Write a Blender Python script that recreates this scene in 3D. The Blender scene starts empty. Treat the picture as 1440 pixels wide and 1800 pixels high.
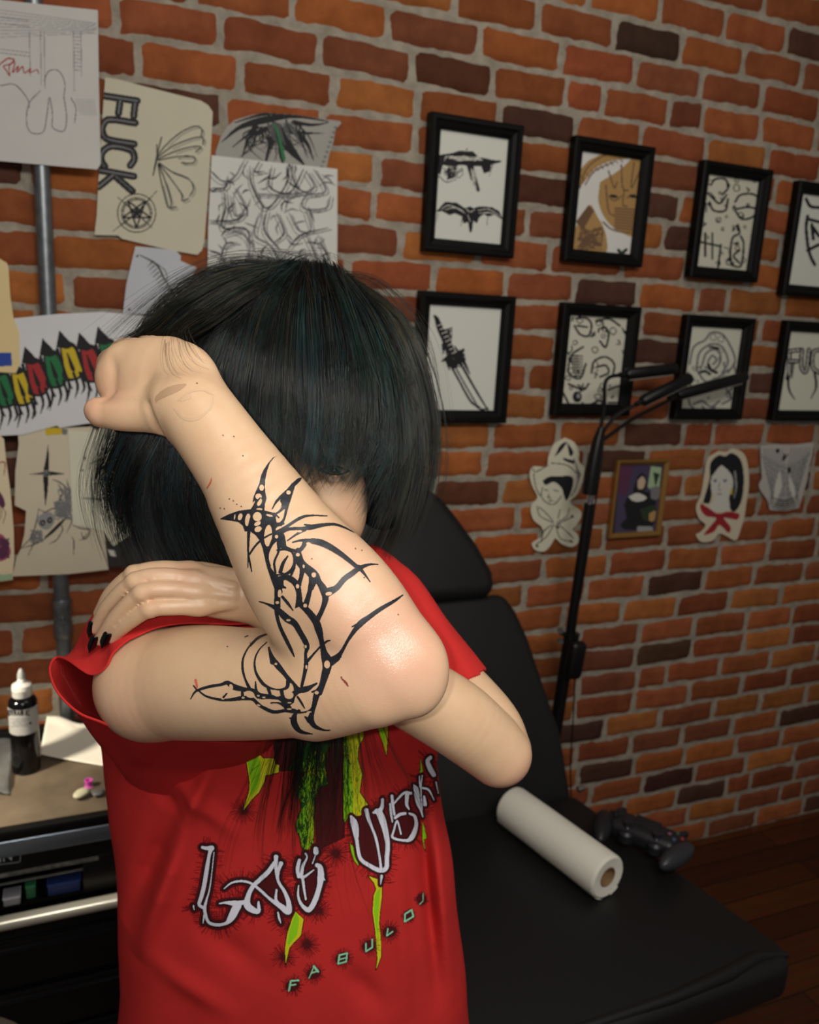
import bpy, bmesh, math, random
import numpy as np
from mathutils import Vector, Matrix
from mathutils.bvhtree import BVHTree
random.seed(7); RNG = np.random.default_rng(7)
SC = bpy.context.scene; COL = SC.collection

# ---------------------------------------------------------------- camera
FPX = 1445.0
CAMZ = 1.706
WALL = 1.9
R = np.array([[0.92474348, 0.03920287, -0.37856656],
              [-0.37672272, 0.23574135, -0.895827],
              [0.05412481, 0.97102479, 0.23276888]])      # camera axes -> world (x along the wall, y to the wall, z up)
CPOS = np.array([0, 0, CAMZ])
cd = bpy.data.cameras.new('camera'); cam = bpy.data.objects.new('camera', cd); COL.objects.link(cam)
cam.matrix_world = Matrix([[*R[0], 0], [*R[1], 0], [*R[2], CAMZ], [0, 0, 0, 1]])
cd.sensor_fit = 'VERTICAL'; cd.sensor_height = 36; cd.lens = FPX / 1800 * 36
cd.clip_start = 0.02
cd.dof.use_dof = True; cd.dof.focus_distance = 0.61; cd.dof.aperture_fstop = 9.0
SC.camera = cam
SC.view_settings.view_transform = 'Standard'; SC.view_settings.look = 'None'
SC.view_settings.gamma = 1; SC.view_settings.exposure = 0.0; SC.view_settings.use_curve_mapping = False

# ---------------------------------------------------------------- light
w = bpy.data.worlds.new('world'); SC.world = w; w.use_nodes = True
w.node_tree.nodes['Background'].inputs[0].default_value = (1.0, 0.96, 0.9, 1)
w.node_tree.nodes['Background'].inputs[1].default_value = 0.085
def cam_pt(x, y, t):
    return CPOS + R @ np.array([x, y, -t])
def lamp(name, kind, loc, energy, color, size=0.1, target=None, sy=None):
    l = bpy.data.lights.new(name, kind); l.energy = energy; l.color = color
    if kind == 'AREA':
        l.size = size
        if sy: l.shape = 'RECTANGLE'; l.size_y = sy
    else: l.shadow_soft_size = size
    o = bpy.data.objects.new(name, l); COL.objects.link(o); o.location = loc
    if target is not None:
        o.rotation_euler = (Vector(target) - Vector(loc)).to_track_quat('-Z', 'Y').to_euler()
    return o
fl = lamp('phone_flash', 'SPOT', cam_pt(-0.022, 0.012, -0.01), 6.6, (1.0, 0.975, 0.93), 0.006, cam_pt(-0.02, 0.0, 2.0)); fl.data.spot_size = math.radians(94); fl.data.spot_blend = 1.0
lamp('ceiling_light', 'AREA', (0.25, -0.55, 2.6), 22, (1.0, 0.95, 0.87), 1.2, (0.2, 1.0, 1.1), 0.4)
wl = lamp('workbench_lamp', 'SPOT', (-.55, 1.45, 1.30), 34, (1.0, 0.90, 0.72), 0.05, (-.03, 1.66, .77)); wl.data.spot_size = math.radians(44); wl.data.spot_blend = .8
lamp('ceiling_light_far', 'AREA', (1.0, 0.6, 2.95), 3.5, (1.0, 0.92, 0.8), 1.0, (1.1, 1.8, 1.1), 0.6)

# ---------------------------------------------------------------- helpers
def ray(px, py):
    d = R @ np.array([px - 720, 900 - py, -FPX]); return d
def P(px, py, t): return CPOS + ray(px, py) / FPX * t
def onY(px, py, y): d = ray(px, py); return CPOS + d * (y / d[1])
def onZ(px, py, z): d = ray(px, py); return CPOS + d * ((z - CAMZ) / d[2])
def lin(c):
    c = [v / 255 for v in c]
    return tuple(v / 12.92 if v < .04045 else ((v + .055) / 1.055) ** 2.4 for v in c) + (1,)
def mat(name, rgb, rough=.6, metal=0, spec=.5, noise=0, nscale=20, bump=0, bscale=200, sheen=0, sss=0, rgb2=None, coat=0, attr=None, bdist=.001):
    m = bpy.data.materials.new(name); m.use_nodes = True; nt = m.node_tree; b = nt.nodes['Principled BSDF']
    c = lin(rgb); b.inputs['Base Color'].default_value = c
    b.inputs['Roughness'].default_value = rough; b.inputs['Metallic'].default_value = metal
    b.inputs['Specular IOR Level'].default_value = spec
    if coat: b.inputs['Coat Weight'].default_value = coat; b.inputs['Coat Roughness'].default_value = .15
    if sss:
        b.inputs['Subsurface Weight'].default_value = sss; b.inputs['Subsurface Scale'].default_value = .006
        b.inputs['Subsurface Radius'].default_value = (1, .35, .2)
    tc = nt.nodes.new('ShaderNodeTexCoord')
    if noise or rgb2:
        n = nt.nodes.new('ShaderNodeTexNoise'); n.inputs['Scale'].default_value = nscale; n.inputs['Detail'].default_value = 6
        nt.links.new(tc.outputs['Object'], n.inputs['Vector'])
        r = nt.nodes.new('ShaderNodeValToRGB')
        d = lin(rgb2) if rgb2 else tuple(v * (1 - noise) for v in c[:3]) + (1,)
        r.color_ramp.elements[0].position = .35; r.color_ramp.elements[1].position = .65
        r.color_ramp.elements[0].color = d; r.color_ramp.elements[1].color = c
        nt.links.new(n.outputs['Fac'], r.inputs['Fac']); nt.links.new(r.outputs['Color'], b.inputs['Base Color'])
    if bump:
        n2 = nt.nodes.new('ShaderNodeTexNoise'); n2.inputs['Scale'].default_value = bscale; n2.inputs['Detail'].default_value = 4
        nt.links.new(tc.outputs['Object'], n2.inputs['Vector'])
        bp = nt.nodes.new('ShaderNodeBump'); bp.inputs['Strength'].default_value = bump; bp.inputs['Distance'].default_value = bdist
        nt.links.new(n2.outputs['Fac'], bp.inputs['Height']); nt.links.new(bp.outputs['Normal'], b.inputs['Normal'])
    return m
def link(name, me, parent=None, smooth=True):
    o = bpy.data.objects.new(name, me); COL.objects.link(o)
    if smooth is not None: me.polygons.foreach_set('use_smooth', [smooth] * len(me.polygons))
    if parent is not None: o.parent = parent
    bpy.context.view_layer.update(); return o
def tag(o, label=None, cat=None, group=None, kind=None):
    if label: o['label'] = label
    if cat: o['category'] = cat
    if group: o['group'] = group
    if kind: o['kind'] = kind
    return o
def empty(name, loc, label=None, cat=None, group=None):
    o = bpy.data.objects.new(name, None); COL.objects.link(o); o.location = loc; o.empty_display_size = .05
    bpy.context.view_layer.update()
    return tag(o, label, cat, group)
class MB:
    """collects shapes (world coordinates) into one mesh"""
    def __init__(s): s.v = []; s.f = []; s.m = []; s.n = 0
    def add(s, V, F, m=0):
        s.v.append(np.asarray(V, float).reshape(-1, 3)); s.f += [tuple(i + s.n for i in f) for f in F]; s.m += [m] * len(F); s.n += len(s.v[-1]); return s
    def bm(s, bm, m=0, M=None):
        if M is not None: bmesh.ops.transform(bm, matrix=M, verts=bm.verts)
        bm.verts.index_update(); V = [v.co[:] for v in bm.verts]; F = [[v.index for v in f.verts] for f in bm.faces]; bm.free(); return s.add(V, F, m)
    def box(s, c, d, m=0, bev=0, seg=2, M=None):
        b = bmesh.new(); bmesh.ops.create_cube(b, size=1); bmesh.ops.scale(b, vec=d, verts=b.verts)
        if bev: bmesh.ops.bevel(b, geom=b.edges[:], offset=bev, segments=seg, affect='EDGES', profile=.5)
        T = Matrix.Translation(c) @ (M or Matrix.Identity(4)); return s.bm(b, m, T)
    def tube(s, pts, rad, m=0, n=12, cap=True, flat=1.0):
        pts = [Vector(p) for p in pts]; k = len(pts)
        if not hasattr(rad, '__len__'): rad = [rad] * k
        V = []; F = []; up = None
        for i, p in enumerate(pts):
            t = (pts[min(i + 1, k - 1)] - pts[max(i - 1, 0)]).normalized()
            if up is None: up = t.orthogonal().normalized()
            else:
                up = (up - t * up.dot(t)).normalized()
            sd = t.cross(up)
            for j in range(n):
                a = 2 * math.pi * j / n; V.append(p + (up * math.cos(a) + sd * math.sin(a) * flat) * rad[i])
        for i in range(k - 1):
            for j in range(n): F.append((i * n + j, i * n + (j + 1) % n, (i + 1) * n + (j + 1) % n, (i + 1) * n + j))
        if cap: F.append(tuple(range(n - 1, -1, -1))); F.append(tuple((k - 1) * n + j for j in range(n)))
        return s.add(V, F, m)
    def lathe(s, base, prof, axis=(0, 0, 1), m=0, n=28):
        ax = Vector(axis).normalized(); pts = [Vector(base) + ax * h for r, h in prof]
        a = ax.orthogonal().normalized(); b = ax.cross(a); V = []; F = []
        for (r, h), p in zip(prof, pts):
            for j in range(n):
                q = 2 * math.pi * j / n; V.append(p + (a * math.cos(q) + b * math.sin(q)) * r)
        for i in range(len(prof) - 1):
            for j in range(n): F.append((i * n + j, i * n + (j + 1) % n, (i + 1) * n + (j + 1) % n, (i + 1) * n + j))
        F.append(tuple(range(n - 1, -1, -1))); F.append(tuple((len(prof) - 1) * n + j for j in range(n)))
        return s.add(V, F, m)
    def prism(s, poly, origin, U, Vv, N, depth, m=0, bev=0, seg=2):
        b = bmesh.new(); U, Vv, N, o = map(Vector, (U, Vv, N, origin))
        vs = [b.verts.new(o + U * x + Vv * y) for x, y in poly]; f = b.faces.new(vs)
        g = bmesh.ops.extrude_face_region(b, geom=[f]); nv = [e for e in g['geom'] if isinstance(e, bmesh.types.BMVert)]
        bmesh.ops.translate(b, vec=N * depth, verts=nv); bmesh.ops.recalc_face_normals(b, faces=b.faces)
        if bev:
            b.edges.ensure_lookup_table()
            ed = [e for e in b.edges if e.calc_face_angle(0) > .5]
            bmesh.ops.bevel(b, geom=ed, offset=bev, segments=seg, affect='EDGES', profile=.5)
        return s.bm(b, m)
    def build(s, name, mats, parent=None, smooth=True, origin=None):
        V = np.concatenate(s.v)
        if parent is not None and origin is None: origin = np.array(parent.matrix_world.translation) if parent.parent is None else np.array(parent.matrix_world.translation)
        if origin is None: origin = np.array([(V[:, 0].min() + V[:, 0].max()) / 2, (V[:, 1].min() + V[:, 1].max()) / 2, V[:, 2].min()])
        me = bpy.data.meshes.new(name); me.from_pydata((V - origin).tolist(), [], s.f)
        for mm in (mats if isinstance(mats, (list, tuple)) else [mats]): me.materials.append(mm)
        me.polygons.foreach_set('material_index', s.m); me.update()
        o = link(name, me, parent, smooth)
        if parent is None: o.location = origin
        bpy.context.view_layer.update()
        if smooth:
            try: me.set_sharp_from_angle(angle=math.radians(38))
            except Exception: pass
        return o
def mesh_np(V, F, name):
    me = bpy.data.meshes.new(name); V = np.asarray(V, np.float32); F = np.asarray(F, np.int32); k = F.shape[1]
    me.vertices.add(len(V)); me.vertices.foreach_set('co', V.ravel())
    me.loops.add(F.size); me.loops.foreach_set('vertex_index', F.ravel())
    me.polygons.add(len(F)); me.polygons.foreach_set('loop_start', np.arange(0, F.size, k, dtype=np.int32))
    me.update(calc_edges=True); me.validate(); return me
def catmull(pts, n=8):
    p = np.array(pts, float)
    if len(p) < 3: 
        u = np.linspace(0, 1, n + 1)[:, None]; return p[0] * (1 - u) + p[-1] * u
    q = np.vstack([2 * p[0] - p[1], p, 2 * p[-1] - p[-2]]); out = []
    for i in range(len(p) - 1):
        a, b, c, d = q[i:i + 4]
        for u in np.arange(n) / n:
            out.append(.5 * (2 * b + (c - a) * u + (2 * a - 5 * b + 4 * c - d) * u * u + (3 * b - a - 3 * c + d) * u ** 3))
    out.append(p[-1]); return np.array(out)
class Canvas:
    """a drawing laid out in a flat grid of cells; each painted cell becomes one small face of ink lying on the surface"""
    def __init__(s, x0, y0, x1, y1, res=1.0):
        s.x0, s.y0, s.res = x0, y0, res; s.w = int((x1 - x0) / res); s.h = int((y1 - y0) / res)
        s.a = np.zeros((s.h, s.w), np.int16); s.T = (1, 0, 0)
    def tile(s, sc, ox, oy): s.T = (sc, ox, oy); return s
    def tr(s, pts):
        sc, ox, oy = s.T; p = np.array(pts, float); p = p / sc; p[:, 0] += ox; p[:, 1] += oy; return p
    def _win(s, xa, ya, xb, yb):
        i0 = max(0, int((ya - s.y0) / s.res) - 1); i1 = min(s.h, int((yb - s.y0) / s.res) + 2)
        j0 = max(0, int((xa - s.x0) / s.res) - 1); j1 = min(s.w, int((xb - s.x0) / s.res) + 2)
        if i1 <= i0 or j1 <= j0: return None
        X = s.x0 + (np.arange(j0, j1) + .5) * s.res; Y = s.y0 + (np.arange(i0, i1) + .5) * s.res
        return i0, i1, j0, j1, X[None, :], Y[:, None]
    def stroke(s, pts, c=1, w=None, n=6, grow=0, smooth=True, only=None):
        p = np.array([q if len(q) == 3 else (q[0], q[1], w) for q in pts], float)
        sc = s.T[0]; xy = s.tr(p[:, :2]); p = np.column_stack([xy, p[:, 2] / sc + grow + (getattr(s, 'g', 0) if p[:, 2].max() > 3 else 0)])
        if smooth and len(p) > 2: p = catmull(p, n)
        for a, b in zip(p[:-1], p[1:]):
            r = max(a[2], b[2], .8) / 2 + .5
            W = s._win(min(a[0], b[0]) - r, min(a[1], b[1]) - r, max(a[0], b[0]) + r, max(a[1], b[1]) + r)
            if W is None: continue
            i0, i1, j0, j1, X, Y = W; dx, dy = b[0] - a[0], b[1] - a[1]; L = dx * dx + dy * dy + 1e-9
            h = np.clip(((X - a[0]) * dx + (Y - a[1]) * dy) / L, 0, 1)
            d = np.hypot(X - a[0] - h * dx, Y - a[1] - h * dy); rr = np.maximum((a[2] + (b[2] - a[2]) * h) / 2, .38)
            k = d < rr; A = s.a[i0:i1, j0:j1]
            if only is not None: k &= (A == only)
            A[k] = c
        return s
    def poly(s, pts, c=1, only=None, smooth=0):
        p = s.tr(pts)
        if smooth: p = catmull(np.vstack([p, p[:1]]), smooth)[:-1]
        W = s._win(p[:, 0].min(), p[:, 1].min(), p[:, 0].max(), p[:, 1].max())
        if W is None: return s
        i0, i1, j0, j1, X, Y = W; ins = np.zeros((i1 - i0, j1 - j0), bool)
        for a, b in zip(p, np.roll(p, -1, 0)):
            if a[1] == b[1]: continue
            t = (Y - a[1]) / (b[1] - a[1]); ins ^= ((a[1] > Y) != (b[1] > Y)) & (X < a[0] + t * (b[0] - a[0]))
        A = s.a[i0:i1, j0:j1]
        if only is not None: ins &= (A == only)
        A[ins] = c; return s
    def ell(s, cx, cy, rx, ry, ang=0, c=0, only=None):
        sc = s.T[0]; (cx, cy), = s.tr([(cx, cy)]); rx, ry = rx / sc, ry / sc; r = max(rx, ry)
        W = s._win(cx - r, cy - r, cx + r, cy + r)
        if W is None: return s
        i0, i1, j0, j1, X, Y = W; a = math.radians(ang); ca, sa = math.cos(a), math.sin(a)
        u = (X - cx) * ca + (Y - cy) * sa; v = -(X - cx) * sa + (Y - cy) * ca
        k = (u / rx) ** 2 + (v / ry) ** 2 < 1; A = s.a[i0:i1, j0:j1]
        if only is not None: k &= (A == only)
        A[k] = c; return s
    def cells(s, proj):
        ii, jj = np.nonzero(s.a); key = np.concatenate([(ii + di) * (s.w + 1) + jj + dj for di, dj in ((0, 0), (1, 0), (1, 1), (0, 1))])
        u, inv = np.unique(key, return_inverse=True); F = inv.reshape(4, -1).T
        X = s.x0 + (u % (s.w + 1)) * s.res; Y = s.y0 + (u // (s.w + 1)) * s.res
        V, ok = proj(X, Y); keep = ok[F].all(1)
        return V, F[keep], s.a[ii, jj][keep] - 1
    def build(s, name, mats, proj, parent):
        V, F, M = s.cells(proj)
        if not len(F): return None
        used, inv = np.unique(F, return_inverse=True); V = V[used]; F = inv.reshape(F.shape)
        V = V - np.array(parent.matrix_world.translation)
        me = mesh_np(V, F, name)
        for m in mats: me.materials.append(m)
        me.polygons.foreach_set('material_index', M.astype(np.int32)); o = link(name, me, parent, True); return o
def bvh_of(obs):
    V = []; F = []; n = 0
    for o in obs:
        me = o.data; a = np.empty(len(me.vertices) * 3, np.float32); me.vertices.foreach_get('co', a)
        t = np.array(o.matrix_world.translation); a = a.reshape(-1, 3) + t
        V += [Vector(x) for x in a.tolist()]; F += [tuple(i + n for i in p.vertices) for p in me.polygons]; n = len(V)
    return BVHTree.FromPolygons(V, F)
def surf_proj(bvh, off=.0004):
    def f(X, Y):
        V = np.zeros((len(X), 3)); ok = np.zeros(len(X), bool); o = Vector(CPOS)
        for i in range(len(X)):
            d = Vector(ray(X[i], Y[i])).normalized(); h, nrm, idx, dist = bvh.ray_cast(o, d, 3.0)
            if h is not None: V[i] = h - d * off; ok[i] = True
        return V, ok
    return f
# signed-distance modelling in the camera's own metric space (x right, y up, z away)
class SDF:
    def __init__(s, lo, hi, h):
        s.lo = np.array(lo, float); s.h = h; s.n = np.ceil((np.array(hi) - s.lo) / h).astype(int); s.g = np.full(s.n, .05, np.float32)
    def win(s, lo, hi):
        a = np.maximum(0, np.floor((np.array(lo) - s.lo) / s.h).astype(int)); b = np.minimum(s.n, np.ceil((np.array(hi) - s.lo) / s.h).astype(int) + 1)
        if (b <= a).any(): return None
        ax = [s.lo[i] + s.h * np.arange(a[i], b[i], dtype=np.float32) for i in range(3)]
        return tuple(slice(a[i], b[i]) for i in range(3)), ax[0][:, None, None], ax[1][None, :, None], ax[2][None, None, :]
    @staticmethod
    def C(p): px, py, t = p[:3]; return np.array([(px - 720) * t / FPX, (900 - py) * t / FPX, t])
    def put(s, W, d, k, sub=False):
        sl = W[0]; A = s.g[sl]
        if sub: d = -d; h = np.clip(.5 - .5 * (A - d) / k, 0, 1) if k else None; s.g[sl] = (A * (1 - h) + d * h + k * h * (1 - h)) if k else np.maximum(A, d); return
        if k: h = np.clip(.5 + .5 * (A - d) / k, 0, 1); s.g[sl] = A * (1 - h) + d * h - k * h * (1 - h)
        else: s.g[sl] = np.minimum(A, d)
    def cone(s, a, b, k=.006, zs=1.0, pad=.03, sub=False):
        A, B = s.C(a), s.C(b); ra, rb = a[3] * a[2] / FPX, b[3] * b[2] / FPX; r = max(ra, rb) + pad
        W = s.win(np.minimum(A, B) - r, np.maximum(A, B) + r)
        if W is None: return
        _, X, Y, Z = W; d = B - A; L = d @ d + 1e-12
        h = np.clip(((X - A[0]) * d[0] + (Y - A[1]) * d[1] + (Z - A[2]) * d[2]) / L, 0, 1)
        q = np.sqrt((X - A[0] - h * d[0]) ** 2 + (Y - A[1] - h * d[1]) ** 2 + ((Z - A[2] - h * d[2]) / zs) ** 2) - (ra + (rb - ra) * h)
        s.put(W, q, k, sub)
    def chain(s, pts, k=.006, zs=1.0, pad=.03, sub=False):
        p = catmull(np.array([list(s.C(q)) + [q[3] * q[2] / FPX] for q in pts]), 6) if len(pts) > 2 else np.array([list(s.C(q)) + [q[3] * q[2] / FPX] for q in pts])
        m = p[:, 3].max() + pad; W = s.win(p[:, :3].min(0) - m, p[:, :3].max(0) + m)
        if W is None: return
        sl, X, Y, Z = W; acc = np.full((X.shape[0], Y.shape[1], Z.shape[2]), .3, np.float32)
        for a, b in zip(p[:-1], p[1:]):
            r = max(a[3], b[3]) + pad; W2 = s.win(np.minimum(a[:3], b[:3]) - r, np.maximum(a[:3], b[:3]) + r)
            if W2 is None: continue
            s2, x, y, z = W2; d = b[:3] - a[:3]; L = d @ d + 1e-12
            h = np.clip(((x - a[0]) * d[0] + (y - a[1]) * d[1] + (z - a[2]) * d[2]) / L, 0, 1)
            q = np.sqrt((x - a[0] - h * d[0]) ** 2 + (y - a[1] - h * d[1]) ** 2 + ((z - a[2] - h * d[2]) / zs) ** 2) - (a[3] + (b[3] - a[3]) * h)
            t = tuple(slice(max(0, s2[i].start - sl[i].start), s2[i].stop - sl[i].start) for i in range(3)); A = acc[t]
            o = tuple(slice(max(0, sl[i].start - s2[i].start), max(0, sl[i].start - s2[i].start) + A.shape[i]) for i in range(3)); acc[t] = np.minimum(A, q[o])
        s.put((sl,), acc, k, sub)
    def ell(s, c, rx, ry, rz, k=.006, sub=False, pad=.03, rot=0):
        C = s.C(c); m = max(rx, ry, rz) + pad; W = s.win(C - m, C + m)
        if W is None: return
        _, X, Y, Z = W; ca, sa = math.cos(rot), math.sin(rot); u = (X - C[0]) * ca + (Y - C[1]) * sa; v = -(X - C[0]) * sa + (Y - C[1]) * ca
        q = (np.sqrt((u / rx) ** 2 + (v / ry) ** 2 + ((Z - C[2]) / rz) ** 2) - 1) * min(rx, ry, rz)
        s.put(W, q, k, sub)
    def merge(s, o, k=0): s.put((tuple(slice(0, n) for n in s.n),), o.g, k)
    def mesh(s, name):
        import openvdb
        g = openvdb.FloatGrid(); g.background = .05; g.copyFromArray(np.clip(s.g, -.05, .05).astype(np.float32))
        pts, tri, quad = None, None, None
        pts, quad = g.convertToQuads(0.0)
        c = pts * s.h + s.lo; c[:, 2] *= -1
        V = c @ R.T + CPOS
        return V, quad[:, ::-1]
# ---------------------------------------------------------------- brick wall
def brick_material():
    m = bpy.data.materials.new('brick'); m.use_nodes = True; nt = m.node_tree; b = nt.nodes['Principled BSDF']
    at = nt.nodes.new('ShaderNodeAttribute'); at.attribute_name = 'brick_tone'
    tc = nt.nodes.new('ShaderNodeTexCoord')
    n = nt.nodes.new('ShaderNodeTexNoise'); n.inputs['Scale'].default_value = 14; n.inputs['Detail'].default_value = 8; n.inputs['Roughness'].default_value = .65
    nt.links.new(tc.outputs['Object'], n.inputs['Vector'])
    r = nt.nodes.new('ShaderNodeValToRGB'); r.color_ramp.elements[0].position = .3; r.color_ramp.elements[1].position = .7
    r.color_ramp.elements[0].color = (.72, .66, .62, 1); r.color_ramp.elements[1].color = (1.15, 1.15, 1.12, 1)
    nt.links.new(n.outputs['Fac'], r.inputs['Fac'])
    mx = nt.nodes.new('ShaderNodeMix'); mx.data_type = 'RGBA'; mx.blend_type = 'MULTIPLY'; mx.inputs['Factor'].default_value = 1
    nt.links.new(at.outputs['Color'], mx.inputs[6]); nt.links.new(r.outputs['Color'], mx.inputs[7])
    nt.links.new(mx.outputs[2], b.inputs['Base Color']); b.inputs['Roughness'].default_value = .85; b.inputs['Specular IOR Level'].default_value = .25
    n2 = nt.nodes.new('ShaderNodeTexNoise'); n2.inputs['Scale'].default_value = 90; n2.inputs['Detail'].default_value = 6
    nt.links.new(tc.outputs['Object'], n2.inputs['Vector'])
    bp = nt.nodes.new('ShaderNodeBump'); bp.inputs['Strength'].default_value = .5; bp.inputs['Distance'].default_value = .003
    nt.links.new(n2.outputs['Fac'], bp.inputs['Height']); nt.links.new(bp.outputs['Normal'], b.inputs['Normal']); return m
M_brick = brick_material()
M_mortar = mat('mortar', (184, 174, 158), .95, noise=.3, nscale=30, bump=.8, bscale=120, bdist=.004)
CH = 0.0765; Z0 = 1.755            # course height and one known bed joint
def brick_wall():
    X0, X1 = -1.5, 3.9; rows = range(-23, 16); V = []; F = []; col = []; nn = 0
    nx, nz = 15, 7; tones = [(162, 92, 54), (154, 86, 52), (168, 98, 52), (150, 80, 50), (172, 106, 56), (142, 82, 56), (158, 88, 56), (162, 92, 50)]
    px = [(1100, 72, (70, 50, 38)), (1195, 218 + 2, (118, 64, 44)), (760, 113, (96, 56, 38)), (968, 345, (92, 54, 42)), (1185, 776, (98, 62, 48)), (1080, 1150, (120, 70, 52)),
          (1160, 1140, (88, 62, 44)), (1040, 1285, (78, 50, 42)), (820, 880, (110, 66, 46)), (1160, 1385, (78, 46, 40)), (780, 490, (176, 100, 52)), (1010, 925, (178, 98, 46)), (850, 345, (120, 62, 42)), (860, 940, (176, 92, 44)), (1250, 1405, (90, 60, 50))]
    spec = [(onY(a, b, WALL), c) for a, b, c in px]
    phase_px = {0: (655, 90)}
    ph0 = onY(616, 85, WALL)[0]
    for r in rows:
        zc = Z0 + (r + .5) * CH; L = .213 + .004 * math.sin(r * 2.1); x = X0 + ((r % 2) * .5 + .12 * math.sin(r * 1.7)) * .213 + (ph0 % .213) - .213
        while x < X1:
            ln = L * (random.uniform(.94, 1.05) if random.random() > .08 else .5); jn = random.uniform(.005, .0105)
            a, c = x + jn / 2, x + ln - jn / 2; x += ln
            hz = CH / 2 - random.uniform(.0018, .0040); dz = random.uniform(-.002, .002); tilt = random.uniform(-.006, .006)
            dep = random.uniform(.002, .0055)
            u = np.linspace(-1, 1, nx); w_ = np.linspace(-1, 1, nz); U, W = np.meshgrid(u, w_)
            f1, f2, f3 = random.uniform(2, 5), random.uniform(0, 6), random.uniform(0, 6)
            edge = .0011 * np.sin(U * f1 + f2) + .0009 * np.sin(U * 9 + f3) + RNG.normal(0, .0005, U.shape)
            rc = np.maximum(abs(U) - .9, 0) / .1
            Xp = (a + c) / 2 + U * (c - a) / 2 + np.sign(U) * (abs(U) > .95) * (.0016 * np.sin(W * 3 + f3) - .002 * abs(W) ** 8)
            Zp = zc + dz + W * hz * (1 - .035 * rc ** 4) + edge * abs(W) ** 2 + tilt * U * .5
            lip = np.clip(np.minimum((1 - abs(U)) * (c - a) / 2, (1 - abs(W)) * hz) / .0045, 0, 1)
            Yp = WALL - dep * np.sqrt(1 - (1 - lip) ** 2) + .006 * (lip < .01) + RNG.normal(0, .0004, U.shape)
            base = len(V); V += np.stack([Xp, Yp, Zp], -1).reshape(-1, 3).tolist()
            for i in range(nz - 1):
                for j in range(nx - 1):
                    F.append((base + i * nx + j, base + i * nx + j + 1, base + (i + 1) * nx + j + 1, base + (i + 1) * nx + j))
            t = list(random.choice(tones)); k = random.uniform(.88, 1.1)
            if random.random() < .07: t = [92, 60, 48]
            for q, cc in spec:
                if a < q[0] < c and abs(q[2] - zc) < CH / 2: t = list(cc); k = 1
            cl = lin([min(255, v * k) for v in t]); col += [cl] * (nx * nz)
    nb = len(F)
    # mortar bed behind the bricks, slightly uneven
    gx, gz = 260, 190; b0 = len(V); xs = np.linspace(X0, X1, gx); zs = np.linspace(0, 2.95, gz); A, B = np.meshgrid(xs, zs)
    Yp = WALL + .0025 + .0018 * np.sin(A * 41 + B * 13) * np.sin(B * 57 + A * 9) + RNG.normal(0, .0007, A.shape)
    V += np.stack([A, Yp, B], -1).reshape(-1, 3).tolist(); col += [(1, 1, 1, 1)] * (gx * gz)
    i, j = np.meshgrid(np.arange(gz - 1), np.arange(gx - 1), indexing='ij'); q = (b0 + i * gx + j).ravel()
    F += np.stack([q, q + 1, q + gx + 1, q + gx], -1).tolist()
    b1 = len(V); V += [(X0, WALL + .12, 0), (X1, WALL + .12, 0), (X1, WALL + .12, 2.95), (X0, WALL + .12, 2.95)]; col += [(1, 1, 1, 1)] * 4; F.append((b1 + 3, b1 + 2, b1 + 1, b1))
    me = bpy.data.meshes.new('wall_back'); me.from_pydata(V, [], F); me.materials.append(M_brick); me.materials.append(M_mortar)
    me.polygons.foreach_set('material_index', [0] * nb + [1] * (len(F) - nb))
    ca = me.color_attributes.new('brick_tone', 'FLOAT_COLOR', 'POINT'); ca.data.foreach_set('color', np.array(col, np.float32).ravel()); me.update()
    return tag(link('wall_back', me, None, True), 'red brick wall with thick grey mortar joints', kind='structure')
brick_wall()
def floor():
    m = bpy.data.materials.new('dark_wood_floor'); m.use_nodes = True; nt = m.node_tree; b = nt.nodes['Principled BSDF']
    tc = nt.nodes.new('ShaderNodeTexCoord'); br = nt.nodes.new('ShaderNodeTexBrick'); br.offset = .4
    nt.links.new(tc.outputs['Object'], br.inputs['Vector'])
    br.inputs['Scale'].default_value = 1; br.inputs['Brick Width'].default_value = 1.1; br.inputs['Row Height'].default_value = .085; br.inputs['Mortar Size'].default_value = .0018
    br.inputs['Color1'].default_value = lin((130, 70, 32)); br.inputs['Color2'].default_value = lin((84, 42, 20)); br.inputs['Mortar'].default_value = lin((14, 8, 5))
    n = nt.nodes.new('ShaderNodeTexNoise'); n.inputs['Scale'].default_value = 6; n.inputs['Detail'].default_value = 8; mp = nt.nodes.new('ShaderNodeMapping'); mp.inputs['Scale'].default_value = (1, 14, 1)
    nt.links.new(tc.outputs['Object'], mp.inputs['Vector']); nt.links.new(mp.outputs['Vector'], n.inputs['Vector'])
    mx = nt.nodes.new('ShaderNodeMix'); mx.data_type = 'RGBA'; mx.blend_type = 'MULTIPLY'; mx.inputs['Factor'].default_value = .8
    nt.links.new(br.outputs['Color'], mx.inputs[6]); nt.links.new(n.outputs['Color'], mx.inputs[7]); nt.links.new(mx.outputs[2], b.inputs['Base Color'])
    b.inputs['Roughness'].default_value = .45
    mb = MB(); mb.box((1.2, .2, -.03), (5.4, 3.5, .06)); return tag(mb.build('floor', m, smooth=False, origin=(0, 0, 0)), 'dark brown wooden plank floor', kind='structure')
floor()

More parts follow.
